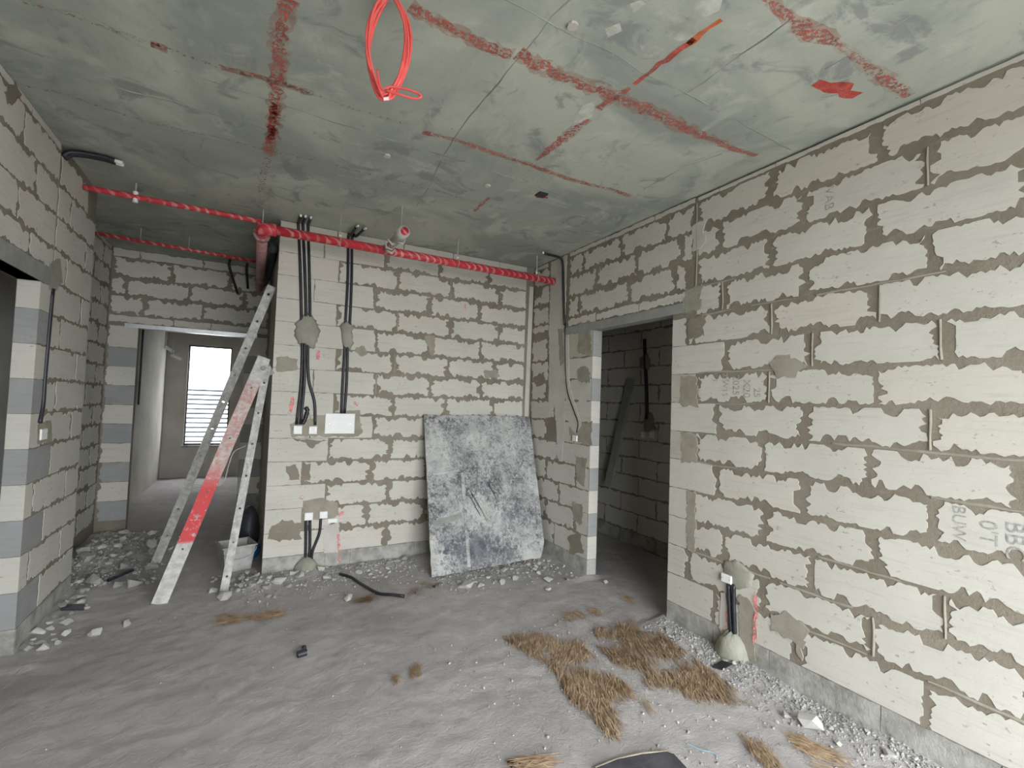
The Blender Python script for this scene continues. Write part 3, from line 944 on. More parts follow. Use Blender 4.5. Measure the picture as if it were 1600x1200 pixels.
# room beyond the right doorway
w2 = MB()
w2.box(3.82, 3.92, 1.2, 6.2, -0.05, ZC)
wall_room = struct(w2.build('wall_room_right', M_MORTAR, origin=(3.82, 3.5, 0)))
FX = Face((3.82, 0, 0), (0, 1, 0), (-1, 0, 0))
for c in range(-1, 15):
    t0 = max(0.0, ZB + CH * c)
    t1 = min(ZB + CH * (c + 1), ZC - 0.004)
    a = 2.9 + (0.28 if c % 2 else 0.0)
    while a < 5.2:
        block(FX, a, a + 0.56, t0, t1, wall_room, M_BASE if c < 0 else M_BLOCK, sm=0.012 if c < 14 else 0.004, name='base_block' if c < 0 else 'block')
        a += 0.56
struct(MB().box(XR, 3.92, 5.2, 5.3, -0.05, ZC).box(XR, XR + T, YB + T, 5.2, -0.05, ZC).build('wall_room_far', M_ROOMWALL))
struct(MB().box(XR + T, 3.92, 1.1, 1.2, -0.05, ZC).build('wall_room_near', M_ROOMWALL))
struct(MB().box(XR + T, 3.82, 4.75, 4.85, 2.55, 2.72).build('trim_1', M_LINTEL))
# room beyond the left doorway
struct(MB().box(-3.3, -3.2, 0.9, 6.0, -0.05, ZC).build('wall_side_room', M_ROOMWALL))
struct(MB().box(-3.3, XL - T, 0.8, 0.9, -0.05, ZC).build('wall_side_room_near', M_ROOMWALL))
struct(MB().box(-3.3, -1.49, 5.0, 5.1, -0.05, ZC).build('wall_side_room_far', M_ROOMWALL))
# terrace opening in the wall behind the camera, beside the right wall
rw = MB()
rw.box(XL - T, -0.3, -1.7, -1.6, -0.05, ZC)
rw.box(2.6, XR + T, -1.7, -1.6, -0.05, ZC)
rw.box(XL - T, XR + T, -1.7, -1.6, 2.68, ZC)
struct(rw.build('wall_rear', M_ROOMWALL))
struct(MB().box(-40, 40, -40, -1.7, -0.35, -0.3).build('bounce_ground', M_GROUND))  # unseen ground added outside the opening to bounce daylight onto the ceiling
struct(MB().box(-12, 12, 10.8, 40, -0.35, -0.3).build('yard_ground', M_GROUND))

# pale louvred facade outside the corridor window
fac = empty('building_facade', (-1.0, 13.0, -0.3))
tag(fac, 'pale louvred facade outside the far corridor window', 'building')
MB().box(-6, 4, 13.65, 13.85, -0.3, 1.62).build('wall', M_BAND, fac)
MB().box(-6, 4, 13.0, 13.85, 1.62, 7.0).build('sky_block_wall', M_FACADE, fac)  # plain upper wall added this tall to cut sky light entering the window
for i in range(17):
    z = -0.18 + i * 0.106
    MB().box(-6, 4, 13.0, 13.06, z, z + 0.06).build('slat', M_FACADE, fac)

# ------------------------------------------------------------------ ceiling marks and seams
RED = [
    ([(-0.906, 2.563), (-0.753, 2.557), (-0.437, 2.579), (-0.245, 2.593), (0.022, 2.576), (0.167, 2.583), (0.420, 2.594), (0.694, 2.582)], 0.022, M_REDFAINT),
    ([(0.778, 2.611), (0.985, 2.591), (1.198, 2.600), (1.483, 2.605), (1.815, 2.630), (2.175, 2.594), (2.333, 2.603)], 0.03, M_REDPAINT),
    ([(-0.207, 2.600), (-0.061, 2.573), (0.050, 2.570), (0.197, 2.582)], 0.03, M_REDPAINT),
    ([(-0.471, 2.578), (-0.410, 2.585)], 0.035, M_REDPAINT),
    ([(-1.102, 3.284), (-0.951, 3.267), (-0.715, 3.334), (-0.483, 3.350), (-0.292, 3.324), (0.014, 3.327), (0.311, 3.298), (0.952, 3.298), (1.745, 3.319)], 0.02, M_REDFAINT),
    ([(0.463, 1.796), (0.504, 1.803), (0.629, 1.814), (0.778, 1.826), (0.929, 1.818)], 0.045, M_REDPAINT),
    ([(0.944, 1.799), (1.092, 1.813), (1.272, 1.814), (1.494, 1.800), (1.657, 1.794), (1.839, 1.797)], 0.06, M_REDPAINT),
    ([(1.839, 1.797), (1.955, 1.807), (2.144, 1.805), (2.419, 1.807), (2.576, 1.785)], [0.06, 0.05, 0.035, 0.02], M_REDPAINT),
    ([(0.049, 1.998), (0.043, 2.053), (0.024, 2.169), (0.035, 2.424), (0.030, 2.638), (0.029, 3.031), (0.020, 3.387)], 0.05, M_REDPAINT),
    ([(0.016, 3.390), (-0.015, 3.745), (-0.018, 4.400)], 0.04, M_REDFAINT),
    ([(1.512, 1.684), (1.520, 1.492), (1.529, 1.345)], [0.02, 0.03, 0.03], M_REDSOLID),
    ([(1.529, 1.378), (1.532, 1.284), (1.539, 1.224)], [0.03, 0.03, 0.02], M_ORANGE),
    ([(1.500, 1.807), (1.518, 1.712)], 0.02, M_REDPAINT),
    ([(1.500, 1.807), (1.492, 1.921)], 0.03, M_REDPAINT),
    ([(1.504, 2.017), (1.499, 2.155), (1.493, 2.306), (1.491, 2.533)], [0.03, 0.05, 0.04, 0.015], M_REDPAINT),
    ([(1.590, 1.077), (1.760, 1.085), (1.910, 1.084), (2.031, 1.063)], [0.02, 0.035, 0.06, 0.04], M_REDPAINT),
    ([(2.010, 1.064), (2.214, 1.068), (2.370, 1.066), (2.681, 1.072)], [0.025, 0.03, 0.06, 0.03], M_REDPAINT),
    ([(2.214, 1.240), (2.311, 1.222), (2.475, 1.204)], [0.07, 0.08, 0.06], M_REDSOLID),
    ([(0.029, 2.758), (0.020, 3.037), (0.011, 3.217)], 0.035, M_REDSOLID),
    ([(1.486, 3.489), (1.480, 3.182)], 0.02, M_REDPAINT),
]
for k, (q, w, m) in enumerate(RED):
    strip(FC, q, w, ceiling, m, d=0.0015, seed=100 + k, ragged=0.5)
    if m is M_REDPAINT:
        strip(FC, q, [x * 1.6 for x in w] if isinstance(w, list) else w * 1.6, ceiling, M_REDHALO, d=0.0009, seed=160 + k, ragged=0.3, name='paint_dust')
WHITE = [[(1.350, 1.330), (1.382, 1.289), (1.470, 1.273), (1.524, 1.340), (1.484, 1.388), (1.408, 1.386)], [(1.364, 1.486), (1.399, 1.448), (1.472, 1.454), (1.493, 1.504), (1.431, 1.541)], [(1.379, 1.216), (1.458, 1.153), (1.496, 1.197), (1.471, 1.265), (1.415, 1.262)],
         [(1.182, 1.494), (1.211, 1.439), (1.248, 1.466), (1.221, 1.522)], [(1.183, 1.350), (1.206, 1.319), (1.236, 1.318), (1.226, 1.376)], [(1.717, 1.337), (1.761, 1.298), (1.787, 1.326), (1.761, 1.360)], [(1.406, 1.943), (1.438, 1.869), (1.505, 1.990), (1.466, 2.139)]]
for k, ring in enumerate(WHITE):
    mb = MB().add([FC(x, y, 0.0012) for x, y in ring], [tuple(range(len(ring)))])
    mb.build('filler_patch', M_PALEPATCH, ceiling)
# formwork seams cast into the slab
SEAM = [[(0.977, 1.442), (0.965, 1.556), (0.966, 1.759), (0.947, 2.404), (0.965, 2.729), (1.037, 3.267), (1.072, 3.686)], [(0.768, 1.573), (0.883, 1.577), (1.106, 1.587), (1.301, 1.588), (1.484, 1.604), (1.636, 1.603), (1.956, 1.611), (2.330, 1.624), (2.709, 1.642)],
        [(-0.408, 2.727), (0.029, 2.758), (0.317, 2.780), (0.603, 2.790), (1.003, 2.795), (1.183, 2.805), (1.583, 2.835), (2.460, 2.925)], [(1.770, 1.086), (1.775, 1.302), (1.779, 1.597)], [(2.141, 0.846), (2.157, 1.029), (2.164, 1.172)],
        [(-0.884, 3.058), (-0.447, 3.051), (0.040, 3.062)], [(1.024, 3.374), (0.577, 3.423), (0.055, 3.441)], [(2.346, 2.520), (2.324, 2.100), (2.394, 1.874)]]
for k, q in enumerate(SEAM):
    P = [Vector((x, y, ZC + 0.001)) for x, y in q]
    dense = []
    for a, b in zip(P[:-1], P[1:]):
        n_ = max(1, int((b - a).length / 0.08))
        dense += [a.lerp(b, i / n_) for i in range(n_)]
    dense.append(P[-1])
    rg = random.Random(k)
    dense = [q_ + Vector((rg.uniform(-.006, .006), rg.uniform(-.006, .006), rg.uniform(0, .003))) for q_ in dense]
    MB().tube(dense, [rg.uniform(0.0025, 0.006) for _ in dense], 6).build('formwork_seam', M_SEAM, ceiling)
c0 = (1.776, 2.926)
bx_ = MB().box(c0[0] - 0.035, c0[0] + 0.035, c0[1] - 0.035, c0[1] + 0.035, ZC - 0.012, ZC - 0.001).build('ceiling_box', M_CONDUIT, ceiling)
strip(FC, [(1.767, 2.983), (1.850, 2.955)], 0.03, ceiling, M_REDSOLID, d=0.0015, seed=77)
for q in ((1.382, 3.010), (0.668, 2.979), (1.057, 1.542)):
    MB().tube([(q[0], q[1], ZC - 0.001), (q[0], q[1], ZC - 0.012)], 0.022, 8).build('plug', M_PLASTER, ceiling)

# ------------------------------------------------------------------ red sprinkler pipework
PY, PZ = 4.165, 2.842
pipe = empty('sprinkler_pipe', (1.3, PY, PZ))
tag(pipe, 'thick red film-wrapped pipe along the back wall, with elbow and run into the hall', 'pipe')
MB().tube([(XR - 0.01, PY, PZ - 0.006), (0.06, PY, PZ)], 0.037, 16).build('pipe_run', M_PIPE, pipe, smooth=True)
MB().tube(bend([(0.10, PY, PZ), (0.03, PY + 0.005, PZ - 0.004), (0.005, PY + 0.04, PZ - 0.01), (0.004, PY + 0.13, PZ - 0.012)], 5), 0.048, 16).build('elbow', M_PIPE, pipe, smooth=True)
MB().tube([(0.004, PY + 0.10, PZ - 0.012), (0.004, PY + 0.16, PZ - 0.012)], 0.062, 16).build('coupling', M_PIPE_WRAP, pipe, smooth=True)
MB().tube([(0.004, PY + 0.1, PZ - 0.012), (0.01, 5.35, PZ - 0.02), (0.012, YF - 0.005, PZ - 0.02)], 0.043, 16).build('hall_run', M_PIPE_WRAP, pipe, smooth=True)
MB().tube([(0.012, 5.9, PZ - 0.02), (0.012, 6.0, PZ - 0.02)], 0.054, 16).build('coupling', M_PIPE_WRAP, pipe, smooth=True)
b_ = MB().tube([(0.955, PY, PZ), (0.965, 3.90, PZ + 0.002)], 0.030, 14)
br = b_.build('branch', M_PIPE_WRAP, pipe, smooth=True)
MB().tube([(0.965, 3.92, PZ + 0.002), (0.967, 3.70, PZ + 0.004), (0.97, 3.62, PZ + 0.004)], [0.036, 0.046, 0.046], 14).build('branch_end', M_PLASTER, pipe, smooth=True)
MB().tube([(0.9705, 3.624, PZ + 0.004), (0.9708, 3.608, PZ + 0.004)], 0.031, 14).build('cap', M_PIPE, pipe, smooth=True)
rg = random.Random(5)
for k in range(7):
    an = rg.uniform(0, 6.28)
    ce = Vector((0.96 + rg.uniform(-.03, .03), 3.95 + rg.uniform(-.2, .22), PZ))
    q = [ce + Vector((math.cos(an + j * 1.1) * 0.045, j * 0.02 - 0.03, math.sin(an + j * 1.1) * 0.045)) for j in range(4)]
    MB().tube(q, [0.006, 0.012, 0.010, 0.004], 5).build('plastic_wrap', M_PLASTER, pipe, smooth=True)


def hanger(x, y, zp, label, r=0.005, clip=True):
    o = empty('pipe_hanger', (x, y, zp))
    tag(o, label, 'hanger', 'ceiling rod hangers of the red pipework')
    MB().tube([(x, y, zp + 0.03), (x, y, ZC)], r, 6).build('rod', M_ROD, o)
    rr_ = [Vector((x, y + 0.043 * math.cos(a), zp + 0.043 * math.sin(a))) for a in [i * 2 * math.pi / 14 for i in range(15)]]
    MB().tube(rr_, 0.0045, 5, caps=False).build('clamp', M_ROD, o)
    MB().tube([(x, y, zp + 0.035), (x, y, zp + 0.06)], 0.011, 6).build('nut', M_WHITE, o)


hanger(0.577, PY, PZ, 'zinc rod hanger on the red pipe between the two black conduit drops')
hanger(1.63, PY, PZ, 'zinc rod hanger on the red pipe above the stained board')
hanger(0.965, 3.70, PZ, 'zinc rod hanger carrying the capped branch of the red pipe')
hanger(2.5, PY, PZ, 'zinc rod hanger on the red pipe nearest the corner')
hanger(0.004, 4.40, PZ - 0.012, 'zinc rod hanger beside the red pipe elbow over the hall')

lp = empty('branch_pipe', (-0.55, 4.38, 2.965))
tag(lp, 'thin red pipe crossing the hall entrance to the left wall', 'pipe')
MB().tube(bend([(-1.13, 4.40, 2.975), (-0.6, 4.39, 2.968), (-0.08, 4.37, 2.955), (-0.02, 4.36, 2.94), (0.0, 4.35, 2.87)], 5), 0.021, 12).build('pipe_run', M_PIPE, lp, smooth=True)
MB().tube([(-0.83, 4.394, 2.94), (-0.83, 4.394, ZC)], 0.005, 6).build('rod', M_ROD, lp)
MB().tube([(-0.83, 4.394, 2.93), (-0.83, 4.394, 3.01)], 0.017, 8).build('clip', M_WHITE, lp)
hp = empty('hall_pipe', (-0.7, 5.6, 2.96))
tag(hp, 'slim dull red pipe deep in the hall under the ceiling', 'pipe')
MB().tube([(-1.39, 5.6, 2.965), (-0.03, 5.6, 2.925)], 0.016, 10).build('pipe_run', M_PIPE, hp, smooth=True)
for x in (-0.62, -1.0):
    MB().tube([(x, 5.6, 2.95), (x, 5.6, ZC)], 0.005, 6).build('rod', M_ROD, hp)
dh = MB().tube(bend([(0.10, 4.75, 2.86), (0.11, 5.1, 2.93), (0.09, 5.6, 2.90), (0.05, 6.0, 2.80)], 6), 0.045, 10).build('flexible_duct', M_NAVYBAG, smooth=True)
tag(dh, 'black flexible duct beside the hall pipe behind the back wall edge', 'duct')
for k, (q0, q1) in enumerate((((-0.30, 6.30, ZC), (-0.21, 6.44, 2.72)), ((-0.13, 6.35, ZC), (-0.11, 6.46, 2.80)))):
    t_ = MB().tube(bend([q0, (q0[0], q0[1], 2.98), q1], 5), 0.014, 8).build('conduit', M_CONDUIT, smooth=True)
    tag(t_, ('longer' if k == 0 else 'shorter') + ' black conduit hanging from the hall ceiling over the end doorway', 'conduit')

# ------------------------------------------------------------------ electrical conduits and boxes


def conduit_group(name, label, runs, r=0.0125, loc=(0, 0, 0), tips=()):
    o = empty(name, loc)
    tag(o, label, 'conduit')
    for q in runs:
        MB().tube(bend(q, 5), r, 10).build('conduit', M_CONDUIT, o, smooth=True)
    for q in tips:
        MB().tube(q, r * 0.75, 8).build('wire_end', M_WHITE, o)
    return o


def onB(pts, d):
    return [FB.P(x, z, d) for x, z in pts]


def onR(pts, d):
    return [FR.P(y, z, d) for y, z in pts]


black_stub = onB([(0.416, 1.451), (0.433, 1.423), (0.425, 1.372), (0.411, 1.326), (0.397, 1.303)], 0.022)
g1 = [onB([(0.282, 3.057), (0.316, 2.673), (0.349, 2.191), (0.365, 1.965), (0.370, 1.653), (0.351, 1.297)], 0.013), onB([(0.318, 3.064), (0.352, 2.679), (0.386, 2.195), (0.384, 1.966), (0.396, 1.654), (0.382, 1.298)], 0.016),
      onB([(0.360, 3.073), (0.389, 2.685), (0.417, 2.198), (0.412, 1.969), (0.431, 1.696), (0.488, 1.498), (0.503, 1.293)], 0.013)]
tips = []
for q in g1:
    e = q[0]
    q.insert(0, e + Vector((0, -0.10, 0.06)))
    q[0].z = min(q[0].z, ZC - 0.02)
    q.insert(0, q[0] + Vector((0, -0.13, 0.0)))
    tips.append([q[0], q[0] + Vector((0, -0.03, 0))])
conduit_group('conduit_drop', 'bundle of three black conduits dropping to two small white boxes', g1, loc=FB.P(0.42, 1.4), tips=tips)
sb_ = MB().tube(bend(black_stub, 4), [0.012 + 0.008 * abs(math.sin(i * 1.9)) for i in range(17)], 8).build('sleeve_wad', M_CONDUIT, smooth=True)
tag(sb_, 'crumpled black sleeve wad stuck beside the three conduits above the small boxes', 'sleeve')
g2 = [onB([(0.708, 3.026), (0.721, 2.620), (0.718, 2.202), (0.722, 1.995), (0.720, 1.670), (0.721, 1.400)], 0.013), onB([(0.742, 3.033), (0.755, 2.625), (0.757, 2.206), (0.750, 1.997), (0.754, 1.672), (0.749, 1.401)], 0.013)]
ends = [(0.729, 4.311, 3.050), (0.800, 4.337, 3.050)]
tips = []
for q, e in zip(g2, ends):
    e = Vector(e)
    q.insert(0, Vector((e.x * 0.4 + q[0].x * 0.6, YB - 0.08, 3.03)))
    q.insert(0, e)
    tips.append([e, e + Vector((0.01, -0.03, 0))])
conduit_group('conduit_drop', 'pair of black conduits dropping to the large white box', g2, loc=FB.P(0.75, 1.4), tips=tips)
g3 = [onB([(0.469, 0.453), (0.475, 0.273), (0.482, 0.066)], 0.012), onB([(0.500, 0.450), (0.509, 0.270), (0.513, 0.062)], 0.014), onB([(0.590, 0.465), (0.583, 0.330), (0.534, 0.177), (0.529, 0.060)], 0.012)]
conduit_group('conduit_riser', 'three short black conduits rising from floor mound to low white boxes', g3, loc=FB.P(0.47, 0.06))
g4 = [onR([(2.031, 0.448), (2.021, 0.300), (2.004, 0.117)], 0.013), onR([(1.994, 0.461), (1.989, 0.312), (1.977, 0.113)], 0.013)]
conduit_group('conduit_riser', 'two short black conduits in the right wall chase above a mortar cone', g4, loc=FR.P(2.0, 0.1))
e0 = Vector((2.478, 4.011, 3.050))
g5 = [[e0, Vector((XR - 0.05, 4.02, 3.045)), *onR([(4.007, 2.988), (3.986, 2.799), (3.963, 2.565), (3.940, 2.348)], 0.016)]]
conduit_group('conduit_drop', 'single black conduit dropping from the ceiling beside the right doorway', g5, loc=FR.P(3.95, 2.3), tips=[[e0, e0 + Vector((-0.02, -0.03, 0))]])
g6 = [onR([(3.941, 2.368), (3.923, 2.012), (3.874, 1.705), (3.758, 1.506), (3.680, 1.387), (3.696, 1.289)], 0.008)]
conduit_group('cable', 'dark cable sunk in the curved plastered chase by the right doorway', g6, r=0.006, loc=FR.P(3.8, 1.5))
patch(FR, [(3.981, 2.275), (3.881, 2.264), (3.844, 1.755), (3.707, 1.508), (3.619, 1.360), (3.716, 1.276), (3.824, 1.349), (3.903, 1.629)], wall_right, M_BLOCK, d=0.008, jag=0.004, seed=75, name='plaster_patch', dome=0.001)
g7 = [[FL.P(3.96, 2.16, 0.006), FL.P(3.95, 1.9, 0.006), FL.P(3.94, 1.6, 0.006), FL.P(3.935, 1.44, 0.008), FL.P(3.90, 1.33, 0.010)]]
conduit_group('conduit_drop', 'black conduit let into the left wall beside the door jamb', g7, loc=FL.P(3.95, 1.3))
g8 = [[Vector((XL + 0.01, 3.955 + k * 0.035, 3.0)), Vector((XL + 0.05, 3.96 + k * 0.035, 3.04)), Vector((XL + 0.18, 3.97 + k * 0.035, 3.055)), Vector((XL + 0.26, 3.975 + k * 0.035, 3.05))] for k in range(2)]
conduit_group('ceiling_conduit', 'two black conduits bent out along the ceiling from the left wall', g8, loc=(XL + 0.1, 3.97, 3.03), r=0.0155, tips=[[q[-1], q[-1] + Vector((0.04, 0, -0.004))] for q in g8])
gx = [[FX.P(y, z, 0.013) for y, z in ((4.05, 2.55), (4.04, 2.2), (4.03, 1.8), (4.02, 1.42))]]
gx = [[Vector((3.800, 3.955, 2.309)), Vector((3.800, 3.939, 2.093)), Vector((3.800, 3.908, 1.738)), Vector((3.800, 3.888, 1.423))]]
conduit_group('conduit_drop', 'black conduit on the wall of the dim room beyond the right doorway', gx, r=0.02, loc=(3.8, 4.0, 1.3))
patch(FX, [(q[1], q[2]) for q in [(3.820, 4.029, 2.101), (3.820, 3.922, 2.151), (3.820, 3.871, 2.055), (3.820, 3.887, 1.971), (3.820, 4.016, 1.992)]], wall_room, M_MORTAR, d=0.03, jag=0.01, seed=80)
patch(FX, [(q[1], q[2]) for q in [(3.820, 3.922, 1.528), (3.820, 3.824, 1.475), (3.820, 3.764, 1.313), (3.820, 3.933, 1.273), (3.820, 3.956, 1.357)]], wall_room, M_MORTAR, d=0.02, jag=0.012, seed=81)


def wall_box(face, a0, a1, t0, t1, label, d=0.02, bevel=0.004):
    o = empty('electrical_box', face.P((a0 + a1) / 2, t0, 0))
    tag(o, label, 'box')
    c = [(a0, t0), (a1, t0), (a1, t1), (a0, t1)]
    ci = [(a0 + bevel, t0 + bevel), (a1 - bevel, t0 + bevel), (a1 - bevel, t1 - bevel), (a0 + bevel, t1 - bevel)]
    v = [face.P(x, z, 0.0) for x, z in c] + [face.P(x, z, d - bevel) for x, z in c] + [face.P(x, z, d) for x, z in ci]
    f = [(8, 9, 10, 11)]
    for i in range(4):
        j = (i + 1) % 4
        f += [(i, j, 4 + j, 4 + i), (4 + i, 4 + j, 8 + j, 8 + i)]
    mesh_obj('cover', v, f, M_WHITE, o)
    for x in (a0 + (a1 - a0) * 0.15, a1 - (a1 - a0) * 0.15):
        q = face.P(x, (t0 + t1) / 2, d - 0.0005)
        MB().tube([q, q + face.n * 0.0012], min(0.004, (a1 - a0) * 0.06), 8).build('screw', M_STEEL, o)
    return o


def px_box(face, p, q, label, d=0.02):
    wall_box(face, min(p[0], q[0]), max(p[0], q[0]), min(p[1], q[1]), max(p[1], q[1]), label, d)


px_box(FB, (0.329, 1.213), (0.398, 1.286), 'small white box under the bundle of three conduits, farther from the large box')
px_box(FB, (0.453, 1.213), (0.522, 1.282), 'small white box next to the large white box, under one curved conduit')
px_box(FB, (0.584, 1.216), (0.843, 1.400), 'large white rectangular box on the back wall under two black conduits', 0.018)
px_box(FB, (0.453, 0.454), (0.523, 0.521), 'low white socket box on top of two straight conduits')
px_box(FB, (0.577, 0.460), (0.644, 0.523), 'low white socket box on top of the bent conduit', 0.024)
px_box(FB, (0.649, 0.414), (0.732, 0.450), 'narrow white plastic strip beside the low socket boxes', 0.014)
px_box(FR, (2.001, 0.454), (2.076, 0.506), 'white socket box low on the right wall over two black conduits', 0.03)
px_box(FR, (3.682, 1.206), (3.756, 1.261), 'tiny white box at the end of the curved chase by the right doorway', 0.016)
px_box(FL, (3.924, 1.224), (4.023, 1.291), 'white box under the conduit beside the left door jamb', 0.016)
for k, (p_, q_) in enumerate((((3.820, 3.981, 1.213), (3.820, 3.914, 1.282)), ((3.820, 3.855, 1.223), (3.820, 3.781, 1.291)))):
    px_box(FX, p_[1:], q_[1:], 'small white box in the dim room, closer to the leaning plank' if k == 0 else 'small white box in the dim room, farther from the leaning plank', 0.02)

# mortar mounds at the conduit feet


def mound(name, face, a, t, w, h, dep, mat, label, parent=None):
    v, f = [], []
    n, m = 14, 6
    for j in range(m + 1):
        for i in range(n + 1):
            an = math.pi * i / n
            e = math.cos(j / m * math.pi / 2)
            k = 1 + 0.10 * noise.noise(Vector((i * 0.7, j * 0.9, a * 9)))
            v.append(face.P(a + math.cos(an) * w * e * k, t + h * math.sin(j / m * math.pi / 2) * k, math.sin(an) * dep * e * k))
    for j in range(m):
        for i in range(n):
            q = j * (n + 1) + i
            f.append((q, q + 1, q + n + 2, q + n + 1))
    o = mesh_obj(name, v, f, mat, None, smooth=True)
    return tag(o, label, 'mortar')


mound('mortar_mound', FB, 0.485, -0.01, 0.105, 0.15, 0.11, M_GREYPATCH, 'rounded grey mortar mound around three conduits at back wall foot')
mound('mortar_mound', FR, 2.00, -0.01, 0.115, 0.18, 0.10, M_GREYPATCH, 'pointed grey mortar cone around two conduits at right wall foot')

# ------------------------------------------------------------------ leaning stained board
TLc, TRc, BLc, BRc = Vector((1.49, 4.55, 1.40)), Vector((2.70, 4.56, 1.405)), Vector((1.438, 4.00, 0.015)), Vector((2.66, 4.08, 0.02))


def build_board():
    root = empty('plywood_sheet', (2.05, 4.04, 0.02))
    tag(root, 'large grey and black smeared plywood sheet leaning in the corner', 'board')
    nx, nz = 24, 30
    u = (TRc - TLc).normalized()
    nrm = (BLc - TLc).cross(u).normalized()
    if nrm.y > 0:
        nrm = -nrm
    ring = []
    rg = random.Random(3)
    cor = [BLc, BRc - u * 0.06, BRc + (TRc - BRc) * 0.10 - u * 0.0, TRc, TLc]
    for a, b in zip(cor, cor[1:] + cor[:1]):
        k = max(2, int((b - a).length / 0.06))
        for i in range(k):
            ring.append(a.lerp(b, i / k) + Vector((rg.uniform(-.004, .004), 0, rg.uniform(-.004, .004))) * (0 if i == 0 else 1))
    th = 0.018
    n = len(ring)
    v = [q + nrm * th * 0.5 for q in ring] + [q - nrm * th * 0.5 for q in ring]
    mesh_obj('face', v[:n] + [q - nrm * 0.004 for q in v[:n]], [tuple(range(n)), tuple(range(n, 2 * n))[::-1]] + [(i, n + i, n + (i + 1) % n, (i + 1) % n) for i in range(n)], M_BOARD, root)
    w = [q + nrm * (th * 0.5 - 0.0045) for q in ring] + [q - nrm * th * 0.5 for q in ring]
    mesh_obj('core', w, [tuple(range(n)), tuple(range(n, 2 * n))[::-1]] + [(i, n + i, n + (i + 1) % n, (i + 1) % n) for i in range(n)], M_CARD, root)

    def at(s, t, d=0.0):
        a = BLc.lerp(BRc, s)
        b = TLc.lerp(TRc, s)
        return a.lerp(b, t) + nrm * (th * 0.5 + d)
    # a lighter batten trace and raised smears of dried mortar
    for (s0, t0, s1, t1, w_) in ((0.30, 0.02, 0.30, 0.60, 0.035), (0.02, 0.60, 0.28, 0.62, 0.02), (0.03, 0.30, 0.27, 0.33, 0.055)):
        a, b = at(s0, t0, 0.001), at(s1, t1, 0.001)
        d = (b - a).normalized()
        e = nrm.cross(d)
        k = 12
        vv, ff = [], []
        for i in range(k + 1):
            q = a.lerp(b, i / k)
            vv += [q + e * w_ * rg.uniform(.35, .6), q + nrm * 0.003, q - e * w_ * rg.uniform(.35, .6)]
            if i:
                c = 3 * i
                ff += [(c - 3, c - 2, c + 1, c), (c - 2, c - 1, c + 2, c + 1)]
        mesh_obj('batten_trace', vv, ff, M_BOARD if w_ < 0.05 else M_LINTEL, root)
    for k in range(5):
        s, t = rg.uniform(0.3, 0.85), rg.uniform(0.25, 0.75)
        q = [at(s + i * 0.018 + rg.uniform(-.004, .004), t - i * 0.03, 0.001) for i in range(6)]
        MB().tube(q, [0.001, 0.003, 0.004, 0.004, 0.003, 0.001], 5).build('dried_smear', M_RIDGE if k % 2 else M_DARKBOARD, root, smooth=True)


build_board()

# ------------------------------------------------------------------ ladder rails


def rail(name, a, b, w, dep, mat, holes, parent, wall_n=(0, -1, 0), hole_r=0.011, first=0.06, last=0.94):
    """box-section rail with its punched face towards the room"""
    a, b = Vector(a), Vector(b)
    o = MB().bar(a, b, w, dep, up=(0, -1, 0)).build(name, mat, parent)
    d = (b - a).normalized()
    e = d.cross(Vector((0, -1, 0))).normalized()
    g = e.cross(d)
    core = MB().bar(a.lerp(b, 0.004), a.lerp(b, 0.996), w - 0.006, dep - 0.006, up=(0, -1, 0))   # hollow section
    drill = MB()
    for i in range(holes):
        q = a.lerp(b, first + (last - first) * i / max(1, holes - 1)) + g * dep / 2
        drill.tube([q - g * (dep + 0.01), q + g * 0.01], hole_r, 14)
    for cut in (core, drill):
        c = cut.build('cutter', mat)
        for x in (o, c) if cut is core else (c,):
            bm = bmesh.new()
            bm.from_mesh(x.data)
            bmesh.ops.recalc_face_normals(bm, faces=bm.faces)
            bm.to_mesh(x.data)
            bm.free()
        md = o.modifiers.new('cut', 'BOOLEAN')
        md.operation, md.object, md.solver = 'DIFFERENCE', c, 'EXACT'
        bpy.context.view_layer.update()
        me = bpy.data.meshes.new_from_object(o.evaluated_get(bpy.context.evaluated_depsgraph_get()))
        o.modifiers.clear()
        o.data = me
        me.materials.clear()
        me.materials.append(mat)
        bpy.data.objects.remove(c)
    return o


ra = empty('ladder_rail', (-0.69, 5.33, 0))
tag(ra, 'long grey perforated ladder rail leaning against the hall corner', 'ladder rail')
rail('rail', (-0.69, 5.33, fh(-0.69, 5.33)), (0.105, 4.76, 2.52), 0.072, 0.03, M_RAIL, 10, ra, hole_r=0.012, first=0.10, last=0.97)
af = empty('hinged_ladder_rails', (-0.33, 4.36, 0))
tag(af, 'red-painted rail hinged at the top to a narrow perforated rail, standing in A shape', 'ladder rail')
rail('front_rail', (-0.525, 4.335, fh(-0.52, 4.33) - 0.004), (0.072, 4.55, 1.86), 0.098, 0.034, M_REDRAIL, 4, af, hole_r=0.008, first=0.2, last=0.86)
rail('rear_rail', (-0.122, 4.37, fh(-0.12, 4.37) - 0.004), (0.098, 4.58, 1.79), 0.058, 0.034, M_RAIL, 7, af, hole_r=0.009, first=0.07, last=0.92)
hg = MB().tube([(0.07, 4.50, 1.77), (0.07, 4.60, 1.77)], 0.02, 10)
hg.bar((0.06, 4.575, 1.86), (0.135, 4.585, 1.72), 0.05, 0.006, up=(0, -1, 0))
hg.build('hinge', M_LINTEL, af)
wire = MB().tube(bend([(-0.10, 4.60, 1.16), (-0.17, 4.59, 1.05), (-0.24, 4.58, 1.0), (-0.27, 4.58, 0.90), (-0.23, 4.58, 0.80), (-0.17, 4.59, 0.83), (-0.12, 4.58, 1.05), (-0.03, 4.52, 1.12)], 6), 0.004, 6).build('wire_loop', M_WIRE, smooth=True)
wire.location = wire.location
